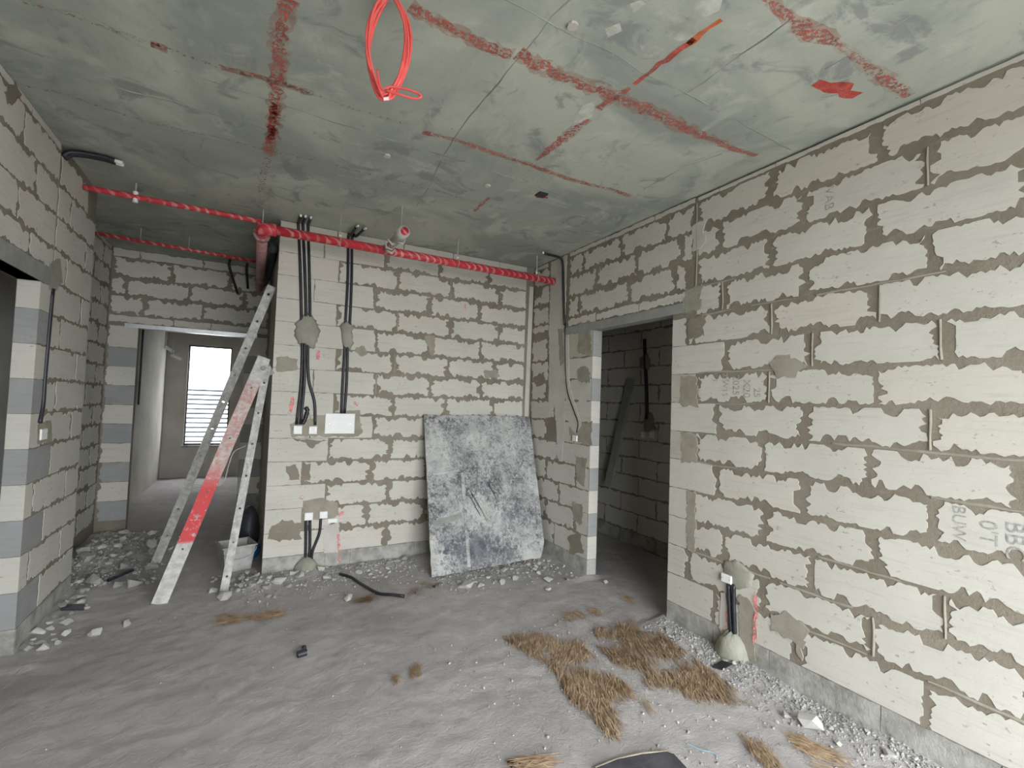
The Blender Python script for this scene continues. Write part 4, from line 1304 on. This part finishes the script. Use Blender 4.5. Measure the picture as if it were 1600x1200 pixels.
tag(wire, 'thin pale wire loop hanging between the hinged rails', 'wire')

# ------------------------------------------------------------------ tub, sacks, plank in the dim room


def build_tub():
    bx, by, z0 = -0.06, 4.93, fh(-0.06, 4.93)
    o = empty('square_tub', (bx, by, z0))
    tag(o, 'square cement-dusted plastic tub behind the narrow ladder rail', 'tub')
    b, t, h = 0.10, 0.125, 0.21
    ang = 0.25

    def r(x, y, z):
        return (bx + x * math.cos(ang) - y * math.sin(ang), by + x * math.sin(ang) + y * math.cos(ang), z0 + z)
    v, f = [], []
    for (s, z) in ((b, 0), (t, h), (t + 0.012, h), (t + 0.012, h + 0.012), (t - 0.006, h + 0.012), (b - 0.006, 0.008)):
        v += [r(-s, -s, z), r(s, -s, z), r(s, s, z), r(-s, s, z)]
    for k in range(5):
        for i in range(4):
            j = (i + 1) % 4
            f.append((4 * k + i, 4 * k + j, 4 * k + 4 + j, 4 * k + 4 + i))
    f += [(3, 2, 1, 0), (20, 21, 22, 23)]
    mesh_obj('body', v, f, M_TUB, o)
    hd = [Vector(r(0.128 * math.cos(a), -0.13 - 0.01, h - 0.01 - 0.09 * math.sin(a))) for a in [math.pi * i / 10 for i in range(11)]]
    MB().tube(hd, 0.003, 6).build('handle', M_ROD, o, smooth=True)


build_tub()


def sack(name, cx, cy, rx, ry, h, mat, label, seed):
    v, f = [], []
    n, m = 18, 10
    z0 = fh(cx, cy)
    for j in range(m + 1):
        t = j / m
        pr = math.sin(math.pi * (0.12 + 0.86 * t)) ** 0.55
        for i in range(n):
            an = 2 * math.pi * i / n
            k = 1 + 0.10 * noise.noise(Vector((math.cos(an) * 1.6, math.sin(an) * 1.6, t * 3 + seed))) + 0.05 * math.sin(an * 6 + seed)
            v.append((cx + math.cos(an) * rx * pr * k, cy + math.sin(an) * ry * pr * k, z0 - 0.004 + h * t))
    for j in range(m):
        for i in range(n):
            f.append((j * n + i, j * n + (i + 1) % n, (j + 1) * n + (i + 1) % n, (j + 1) * n + i))
    f += [tuple(range(n))[::-1], tuple(m * n + i for i in range(n))]
    o = mesh_obj(name, v, f, mat, smooth=True)
    tag(o, label, 'sack')
    return o


sack('woven_sack', 0.045, 5.18, 0.09, 0.10, 0.17, M_BLUE, 'small blue woven sack slumped beside the tub', 2.0)
sack('plastic_sack', 0.035, 5.45, 0.10, 0.12, 0.44, M_NAVYBAG, 'dark plastic sack standing behind the blue sack', 4.0)
pk = MB().bar((3.600, 4.270, 0.640), (3.780, 4.133, 1.871), 0.10, 0.03, up=(-1, 0, 0)).build('plank', M_LINTEL)
pk2 = tag(pk, 'grey plank leaning on the wall of the dim room', 'plank')

# white conduit tips and boxes deep in the corridor
for k, (p_, q_) in enumerate((((-1.001, 7.400, 2.110), (-0.931, 7.500, 2.066)), ((-0.923, 7.400, 2.010), (-0.844, 7.500, 1.973)))):
    t_ = MB().tube([p_, q_], 0.022, 8).build('pipe_stub', M_WHITE)
    tag(t_, ('upper' if k == 0 else 'lower') + ' white pipe stub under the corridor ceiling beyond the end doorway', 'pipe')
    MB().tube([(p_[0], p_[1], p_[2]), (p_[0], p_[1], ZC)], 0.006, 6).build('rod', M_ROD, t_)
for k, x in enumerate((8.0, 8.25)):
    t_ = MB().tube([(-1.375, x, 2.9), (-1.375, x, 1.35)], 0.012, 8).build('conduit', M_CONDUIT)
    tag(t_, 'thin dark conduit on the corridor side wall', 'conduit', 'corridor wall conduits')

# ------------------------------------------------------------------ hanging cable coil


def build_coil():
    cx, cy = 0.385, 1.78
    c = empty('cable_coil', (cx, cy, ZC))
    tag(c, 'coral red cable coil hanging from the ceiling slab', 'cable')
    vx = Vector((math.cos(yaw), -math.sin(yaw), 0))
    vy = Vector((math.sin(yaw), math.cos(yaw), 0))
    top, bot = ZC - 0.005, 2.675
    zc_, hz, hx = (top + bot) / 2, (top - bot) / 2, 0.074
    rg = random.Random(4)
    for k in range(6):
        q = []
        ox, oy, sc = rg.uniform(-.007, .007), rg.uniform(-.010, .010), rg.uniform(0.92, 1.05)
        ph = rg.uniform(-.2, .2)
        for i in range(29):
            a = 2 * math.pi * i / 28
            x = hx * sc * math.sin(a) * (1 - 0.25 * max(0, -math.cos(a)) ** 2) * (1 - 0.30 * max(0, math.cos(a)) ** 4)
            z = zc_ + hz * math.cos(a) * (1 if math.cos(a) > 0 else sc)
            q.append(Vector((cx, cy, z)) + vx * (x + ox + 0.004 * math.sin(3 * a + k)) + vy * (oy + 0.006 * math.sin(2 * a + ph + k)))
        MB().tube(q, 0.0052, 8, caps=False).build('cable_turn', M_CABLE, c, smooth=True)
    B = Vector((cx, cy, bot))
    q = [B + vx * x + vy * y + Vector((0, 0, z)) for x, y, z in ((-0.035, -.01, 0.10), (-0.015, -.015, 0.025), (0.02, -.02, 0.03), (0.075, -.02, 0.024), (0.125, -.02, 0.008), (0.135, -.02, -0.006), (0.11, -.02, -0.012), (0.06, -.02, 0.0), (0.005, -.02, 0.016))]
    MB().tube(bend(q, 6), 0.0045, 8).build('cable_tail', M_CABLE, c, smooth=True)
    q = [B + vx * x + vy * y + Vector((0, 0, z)) for x, y, z in ((-0.05, -.02, 0.09), (-0.025, -.025, 0.03), (-0.005, -.025, -0.012), (0.006, -.025, -0.022), (0.015, -.02, -0.010), (0.02, -.015, 0.01))]
    MB().tube(bend(q, 6), 0.0045, 8).build('cable_tail', M_CABLE, c, smooth=True)
    MB().tube([B + vx * 0.0 + vy * -0.027 + Vector((0, 0, -0.022)), B + vx * 0.018 + vy * -0.027 + Vector((0, 0, -0.019))], 0.006, 8).build('cable_tip', M_WHITE, c)
    MB().tube([(cx, cy, ZC - 0.02), (cx, cy, ZC)], 0.012, 8).build('ceiling_hook', M_ROD, c)


build_coil()

# ------------------------------------------------------------------ rubble


def stone_mesh(seed):
    rg = random.Random(seed)
    bm = bmesh.new()
    pts = []
    for _ in range(13):
        d = Vector((rg.gauss(0, 1), rg.gauss(0, 1), rg.gauss(0, 1))).normalized()
        pts.append(bm.verts.new(d * rg.uniform(0.75, 1.0)))
    bmesh.ops.convex_hull(bm, input=pts)
    bmesh.ops.delete(bm, geom=[v for v in bm.verts if not v.link_faces], context='VERTS')
    me = bpy.data.meshes.new('rubble')
    bm.to_mesh(me)
    bm.free()
    return me


STONES = {}
for m, nm in ((M_STONE, 'a'), (M_STONE_D, 'b')):
    STONES[nm] = []
    for s in range(9):
        me = stone_mesh(s + (0 if nm == 'a' else 40))
        me.materials.append(m)
        STONES[nm].append(me)


def stone(x, y, r, label, group, kind='a', rng=random, flat=0.62, sink=0.35):
    me = rng.choice(STONES[kind])
    o = bpy.data.objects.new('rubble_stone', me)
    COL.objects.link(o)
    o.scale = (r * rng.uniform(0.85, 1.35), r * rng.uniform(0.7, 1.05), r * flat * rng.uniform(0.75, 1.15))
    o.rotation_euler = (rng.uniform(-.35, .35), rng.uniform(-.35, .35), rng.uniform(0, 6.28))
    o.location = (x, y, fh(x, y) + o.scale.z * (1 - sink * 1.2))
    tag(o, label, 'stone', group)
    WPOS[o] = o.location.copy()
    return o


rs = random.Random(21)
PLACED = []


def scatter(n, fn, rmin, rmax, label, group, kinds, gap=0.85):
    done = tries = 0
    while done < n and tries < n * 40:
        tries += 1
        x, y = fn()
        r = rmin + (rmax - rmin) * rs.random() ** 2.2
        if any((x - a) ** 2 + (y - b) ** 2 < ((r + c) * gap) ** 2 for a, b, c in PLACED):
            continue
        PLACED.append((x, y, r))
        stone(x, y, r, label, group, rs.choice(kinds), rs)
        done += 1


def zone_back():
    x = rs.uniform(0.12, 1.42)
    return x, YB - 0.06 - abs(rs.gauss(0, 0.20)) * (1.0 if x < 0.9 else 0.8)


def zone_board():
    x = rs.uniform(1.45, 2.62)
    return x, 3.95 - 0.10 * (x < 1.7) - abs(rs.gauss(0, 0.13)) + 0.05 * (x - 1.5)


def zone_jamb():
    return XR - 0.05 - abs(rs.gauss(0, 0.16)), rs.uniform(3.45, 4.0)


def zone_hall():
    y = rs.uniform(4.75, 6.35)
    return max(-1.36, -1.30 + abs(rs.gauss(0, 0.26))), y


def zone_left():
    return XL + 0.04 + abs(rs.gauss(0, 0.07)), rs.uniform(3.8, 4.75)


def zone_rail():
    return rs.uniform(-0.22, 0.12), rs.uniform(4.33, 4.78)


def zone_right():
    y = rs.uniform(0.9, 2.5)
    return XR - 0.05 - abs(rs.gauss(0, 0.10)), y


# single larger pieces one can point at
for (p_, r, lab) in (((1.641, 3.712), 0.075, 'largest pale angular chunk in front of the leaning sheet'), ((-0.791, 3.924), 0.05, 'pale lump lying out on the floor off the left wall, flatter one'),
                     ((-0.653, 4.004), 0.035, 'pale upright lump alone on the floor between left wall and red rail'), ((0.271, 4.363), 0.075, 'long pale slab fragment at the back wall foot near the ladder rail'),
                     ((-0.105, 4.236), 0.07, 'broad flat grey chunk at the foot of the narrow ladder rail'), ((-1.096, 4.009), 0.05, 'round grey lump against the left wall foot'),
                     ((-1.004, 3.808), 0.04, 'pale lump beside the round one at the left wall foot'), ((2.784, 3.312), 0.035, 'pale lump at the sill of the right doorway'),
                     ((2.257, 3.400), 0.035, 'pale lump alone in front of the doorway jamb'), ((2.502, 1.405), 0.07, 'jagged white shard in the gravel along the right wall'),
                     ((2.112, 3.715), 0.04, 'pale cube-like lump at the foot of the leaning sheet'), ((0.724, 3.833), 0.045, 'flat pale chip at the outer edge of back wall debris')):
    stone(p_[0], p_[1], r, lab, 'single rubble lumps', 'a', rs)
    PLACED.append((p_[0], p_[1], r))
scatter(62, zone_back, 0.016, 0.058, 'pale broken block piece in the debris along the back wall foot', 'rubble along the back wall', 'aab')
scatter(44, zone_board, 0.012, 0.040, 'pale broken piece in front of the leaning sheet', 'rubble under the leaning sheet', 'aab')
scatter(26, zone_jamb, 0.012, 0.038, 'pale broken piece beside the doorway jamb', 'rubble beside the doorway jamb', 'aab')
scatter(62, zone_hall, 0.025, 0.085, 'broken block chunk heaped along the hall side wall', 'rubble heap in the hall', 'aab')
scatter(22, zone_left, 0.018, 0.050, 'broken chunk along the foot of the left wall', 'rubble along the left wall', 'aab')
scatter(30, zone_rail, 0.018, 0.055, 'pale chunk around the foot of the narrow ladder rail', 'rubble around the ladder foot', 'aab')
scatter(34, zone_right, 0.012, 0.032, 'small pale chip in the gravel along the right wall', 'rubble along the right wall', 'aab')

# finer gravel nobody could count


def gravel(name, label, n, fn, r0, r1, seed):
    rg = random.Random(seed)
    mb = MB()
    base = [Vector(q) for q in ((1, 0, 0), (-1, 0, 0), (0, 1, 0), (0, -1, 0), (0, 0, 1), (0, 0, -1))]
    fc = [(0, 2, 4), (2, 1, 4), (1, 3, 4), (3, 0, 4), (2, 0, 5), (1, 2, 5), (3, 1, 5), (0, 3, 5)]
    for _ in range(n):
        x, y = fn(rg)
        r = r0 + (r1 - r0) * rg.random() ** 3
        rot = Matrix.Rotation(rg.uniform(0, 6.28), 3, Vector((rg.gauss(0, 1), rg.gauss(0, 1), rg.gauss(0, 1) + .01)).normalized())
        c = Vector((x, y, fh(x, y) + r * 0.25))
        mb.add([c + rot @ (b * r * rg.uniform(0.6, 1.2)) for b in base], fc)
    o = mb.build(name, M_GRAVEL)
    o['kind'] = 'stuff'
    return tag(o, label, 'gravel')


gravel('fine_gravel', 'grey gravel and dust strewn along the right wall foot', 3600, lambda g: (XR - 0.015 - abs(g.gauss(0, 0.14)), g.uniform(0.6, 2.55)), 0.003, 0.011, 1)
gravel('fine_gravel', 'pale crumbs strewn along the back wall and under the sheet', 3200, lambda g: (lambda x: (x, YB - 0.02 - abs(g.gauss(0, 0.24)) - (0.42 if x > 1.45 else 0)))(g.uniform(0.0, 2.6)), 0.003, 0.014, 2)
gravel('fine_gravel', 'dusty crumbs over the hall heap', 1800, lambda g: (min(-0.5, max(-1.37, -1.3 + abs(g.gauss(0, 0.32)))), g.uniform(4.79, 6.4)), 0.004, 0.02, 3)
gravel('fine_gravel', 'tiny pale crumbs scattered thinly over the open floor', 420, lambda g: (g.uniform(-0.9, 2.4), g.uniform(1.0, 4.3)), 0.002, 0.0065, 4)
gravel('fine_gravel', 'loose crumbs lying over the brown fibre mat', 500, lambda g: (g.uniform(1.0, 2.5), g.uniform(1.3, 2.9)), 0.003, 0.012, 6)

# ------------------------------------------------------------------ brown fibre litter on the floor


def inside(p, poly):
    x, y = p
    c = False
    j = len(poly) - 1
    for i in range(len(poly)):
        (xi, yi), (xj, yj) = poly[i], poly[j]
        if (yi > y) != (yj > y) and x < (xj - xi) * (y - yi) / (yj - yi) + xi:
            c = not c
        j = i
    return c


def fibre_mat(name, label, poly, n, seed, dens=0.035, direction=None, thick=0.010):
    rg = random.Random(seed)
    xs, ys = [q[0] for q in poly], [q[1] for q in poly]
    cxm, cym = sum(xs) / len(xs), sum(ys) / len(ys)
    root = empty(name, (cxm, cym, 0))
    tag(root, label, 'fibre litter')
    root['kind'] = 'stuff'
    # matted layer: height-field over the outline, broken by holes
    st = dens
    gx0, gy0 = min(xs), min(ys)
    nx, ny = int((max(xs) - gx0) / st) + 2, int((max(ys) - gy0) / st) + 2
    idx, v, f = {}, [], []

    def dens_at(x, y):
        return noise.noise(Vector((x * 5, y * 5, seed))) + 0.5 * noise.noise(Vector((x * 14, y * 14, seed + 3)))
    for j in range(ny):
        for i in range(nx):
            x, y = gx0 + i * st + rg.uniform(-.4, .4) * st, gy0 + j * st + rg.uniform(-.4, .4) * st
            if inside((x, y), poly):
                k = dens_at(x, y)
                idx[(i, j)] = len(v)
                v.append((x, y, fh(x, y) + (0.004 + thick * (k + 0.02) if k > -0.02 else -0.012)))
    for j in range(ny - 1):
        for i in range(nx - 1):
            q = [(i, j), (i + 1, j), (i + 1, j + 1), (i, j + 1)]
            if all(a in idx for a in q):
                f.append(tuple(idx[a] for a in q))
    if f:
        o = mesh_obj('matted_layer', v, f, M_SOIL, root, smooth=True)
        o['kind'] = 'stuff'
    if direction is None:
        direction = math.pi / 2
    mb = MB()
    done = 0
    while done < n:
        x, y = rg.uniform(min(xs), max(xs)), rg.uniform(min(ys), max(ys))
        if not inside((x, y), poly) or dens_at(x, y) < -0.04 + rg.uniform(-.30, .10):
            done += 0.34
            continue
        done += 1
        an = direction + rg.gauss(0, 0.30) + 0.5 * noise.noise(Vector((x * 3, y * 3, 7.7)))
        L = rg.uniform(0.04, 0.17)
        w = rg.uniform(0.0007, 0.0019)
        cv = rg.uniform(-.5, .5)
        z = fh(x, y) + 0.006 + rg.random() * thick * 1.3
        vs = []
        for k in range(4):
            t = k / 3 - 0.5
            a2 = an + cv * t
            px_, py_ = x + math.cos(a2) * L * t, y + math.sin(a2) * L * t
            zz = z + 0.0035 * math.sin(k * 1.3 + cv * 5) + rg.uniform(-.002, .002)
            nx_, ny_ = -math.sin(a2) * w, math.cos(a2) * w
            vs += [(px_ + nx_, py_ + ny_, zz), (px_ - nx_, py_ - ny_, zz + 0.0006)]
        mb.add(vs, [(0, 1, 3, 2), (2, 3, 5, 4), (4, 5, 7, 6)])
    o = mb.build('fibres', M_FIBRE, root)
    o['kind'] = 'stuff'


fa_, fb_ = (1.739, 2.653), (1.555, 1.808)
FDIR = math.atan2(fb_[1] - fa_[1], fb_[0] - fa_[0])
POLY_A = [(1.524, 2.779), (1.644, 2.780), (1.771, 2.704), (1.851, 2.540), (1.954, 2.564), (1.911, 2.283), (1.891, 2.091), (1.873, 1.945), (1.886, 1.834), (1.813, 1.858), (1.750, 1.956), (1.588, 1.769), (1.546, 1.779), (1.506, 1.933), (1.541, 2.102), (1.611, 2.347), (1.611, 2.437), (1.558, 2.606)]
POLY_B = [(2.140, 2.633), (2.289, 2.596), (2.546, 2.663), (2.559, 2.579), (2.501, 2.260), (2.470, 1.985), (2.427, 1.760), (2.394, 1.604), (2.324, 1.684), (2.222, 1.762), (2.150, 1.827), (2.130, 1.965), (1.992, 1.997), (2.039, 2.148), (1.978, 2.275), (2.006, 2.400)]
fibre_mat('fibre_mat', 'larger tongue of brown coir-like fibre on the open floor', POLY_A, 4000, 11, direction=FDIR)
fibre_mat('fibre_mat', 'brown coir-like fibre strip next to the gravel by the right wall', POLY_B, 4000, 12, direction=FDIR)
SM = [([(0.743, 2.629), (0.862, 2.696), (0.925, 2.717), (0.909, 2.653), (0.832, 2.641), (0.759, 2.608)], 'small tuft of brown fibre alone on the open floor', 260), ([(-0.139, 3.824), (-0.091, 3.909), (-0.012, 3.874), (-0.032, 3.755), (-0.109, 3.729)], 'brown fibre clump in front of the ladder rails', 200),
      ([(0.020, 3.816), (0.179, 3.856), (0.281, 3.833), (0.256, 3.754), (0.097, 3.718)], 'thin trail of brown fibre in front of the back wall debris', 160), ([(0.728, 3.858), (0.853, 3.883), (0.923, 3.798), (0.862, 3.696), (0.759, 3.742)], 'rusty fibre clump at the back wall debris edge', 160),
      ([(1.171, 3.814), (1.313, 3.945), (1.455, 3.947), (1.476, 3.844), (1.302, 3.742), (1.164, 3.720)], 'rusty fibre clump beside the leaning sheet foot', 220), ([(1.974, 2.897), (2.199, 2.933), (2.383, 2.900), (2.326, 2.830), (2.135, 2.847), (1.940, 2.805)], 'thin brown fibre trail before the right doorway', 220),
      ([(2.575, 2.927), (2.771, 2.975), (2.750, 2.916), (2.548, 2.851)], 'brown fibre tuft just outside the right doorway', 120), ([(2.350, 1.379), (2.393, 1.344), (2.392, 1.244), (2.312, 1.138), (2.224, 1.181), (2.248, 1.270)], 'dark brown fibre clump in the gravel of right wall', 420),
      ([(2.111, 1.493), (2.154, 1.426), (2.095, 1.283), (2.014, 1.303), (2.038, 1.393)], 'sparse brown fibre trail near the blue thread', 200), ([(1.097, 1.820), (1.200, 1.803), (1.208, 1.754), (1.140, 1.709), (1.049, 1.753)], 'orange-brown fibre tuft near the dark sheet offcut', 260)]
for k, (pl, lab, n_) in enumerate(SM):
    fibre_mat('fibre_tuft', lab, pl, n_, 30 + k, dens=0.02, direction=rs.uniform(0, 3), thick=0.010)

# ------------------------------------------------------------------ floor oddments
q0 = (0.330, 3.139)
ft = empty('conduit_fitting', (q0[0], q0[1], fh(*q0)))
tag(ft, 'small black plastic conduit fitting lying alone on the floor', 'fitting')
z_ = fh(*q0)
MB().tube([(q0[0] - 0.022, q0[1] - 0.03, z_ + 0.018), (q0[0] + 0.028, q0[1] - 0.02, z_ + 0.018)], [0.02, 0.02], 12).build('body', M_CONDUIT, ft)
MB().tube([(q0[0] + 0.01, q0[1] - 0.02, z_ + 0.018), (q0[0] + 0.018, q0[1] + 0.03, z_ + 0.016), (q0[0] + 0.02, q0[1] + 0.045, z_ + 0.016)], [0.011, 0.011, 0.015], 10).build('spigot', M_CONDUIT, ft)


def thin_slab(name, pts, z, th, mat, label, cat, tilt=0.0):
    zz = [fh(x, y) + z for x, y in pts]
    n = len(pts)
    v = [(x, y, zz[i] + tilt * i) for i, (x, y) in enumerate(pts)] + [(x, y, zz[i] + th + tilt * i) for i, (x, y) in enumerate(pts)]
    f = [tuple(range(n))[::-1], tuple(range(n, 2 * n))] + [(i, (i + 1) % n, n + (i + 1) % n, n + i) for i in range(n)]
    return tag(mesh_obj(name, v, f, mat), label, cat)


thin_slab('plastic_offcut', [(-1.074, 4.347), (-1.074, 4.424), (-0.964, 4.431), (-0.957, 4.361)], 0.0, 0.018, M_CONDUIT, 'flat black plastic offcut by the left wall foot', 'offcut')
thin_slab('plastic_offcut', [(2.498, 1.972), (2.595, 1.981), (2.616, 1.925), (2.522, 1.923)], 0.004, 0.008, M_CONDUIT, 'dark plastic offcut under the right wall mortar cone', 'offcut')
st_ = MB().bar((-0.93, 4.86, fh(-.93, 4.86) + 0.02), (-0.80, 5.02, fh(-.8, 5.02) + 0.05), 0.02, 0.02).build('stick', M_CONDUIT)
tag(st_, 'short black stick on the hall rubble heap', 'stick')
cq = [(0.735, 4.336), (0.808, 4.240), (0.851, 4.129), (0.897, 3.976), (0.952, 3.839), (1.034, 3.763), (1.121, 3.712)]
cp = MB().tube(bend([(x, y, fh(x, y) + 0.013 + 0.006 * (i % 2)) for i, (x, y) in enumerate(cq)], 4), 0.0125, 10).build('conduit_offcut', M_CONDUIT, smooth=True)
tag(cp, 'curved black conduit offcut lying in the back wall debris', 'conduit')
bq = [(1.842, 1.590), (1.857, 1.555), (1.872, 1.521), (1.891, 1.495), (1.898, 1.474), (1.883, 1.455)]
th_ = MB().tube(bend([(x, y, fh(x, y) + 0.004) for x, y in bq], 4), 0.0022, 6).build('thread', M_THREAD, smooth=True)
tag(th_, 'pale blue thread lying on the floor near the brown fibre', 'thread')
so = empty('sheet_offcut', (1.0, 1.2, 0))
tag(so, 'dark grey sheet offcut with pale edge on the near floor', 'board')
sp = [(1.357, 1.645), (1.479, 1.643), (1.595, 1.616), (1.705, 1.576), (1.719, 1.552), (1.705, 1.468), (1.656, 1.366), (1.281, 1.549)]
n_ = len(sp)
v = [(x, y, fh(x, y) + 0.002) for x, y in sp] + [(x, y, fh(x, y) + 0.016) for x, y in sp]
mesh_obj('sheet', v, [tuple(range(n_))[::-1], tuple(range(n_, 2 * n_))] + [(i, (i + 1) % n_, n_ + (i + 1) % n_, n_ + i) for i in range(n_)], M_DARKBOARD, so)
MB().tube([(x, y, fh(x, y) + 0.012) for x, y in sp[:5]], 0.006, 6).build('edge', M_CARD, so)
thin_slab('plastic_offcut', [(1.036, 1.841), (1.078, 1.837), (1.090, 1.791), (1.050, 1.787)], 0.0, 0.012, M_CONDUIT, 'black plastic scrap beside the orange-brown fibre tuft', 'offcut')
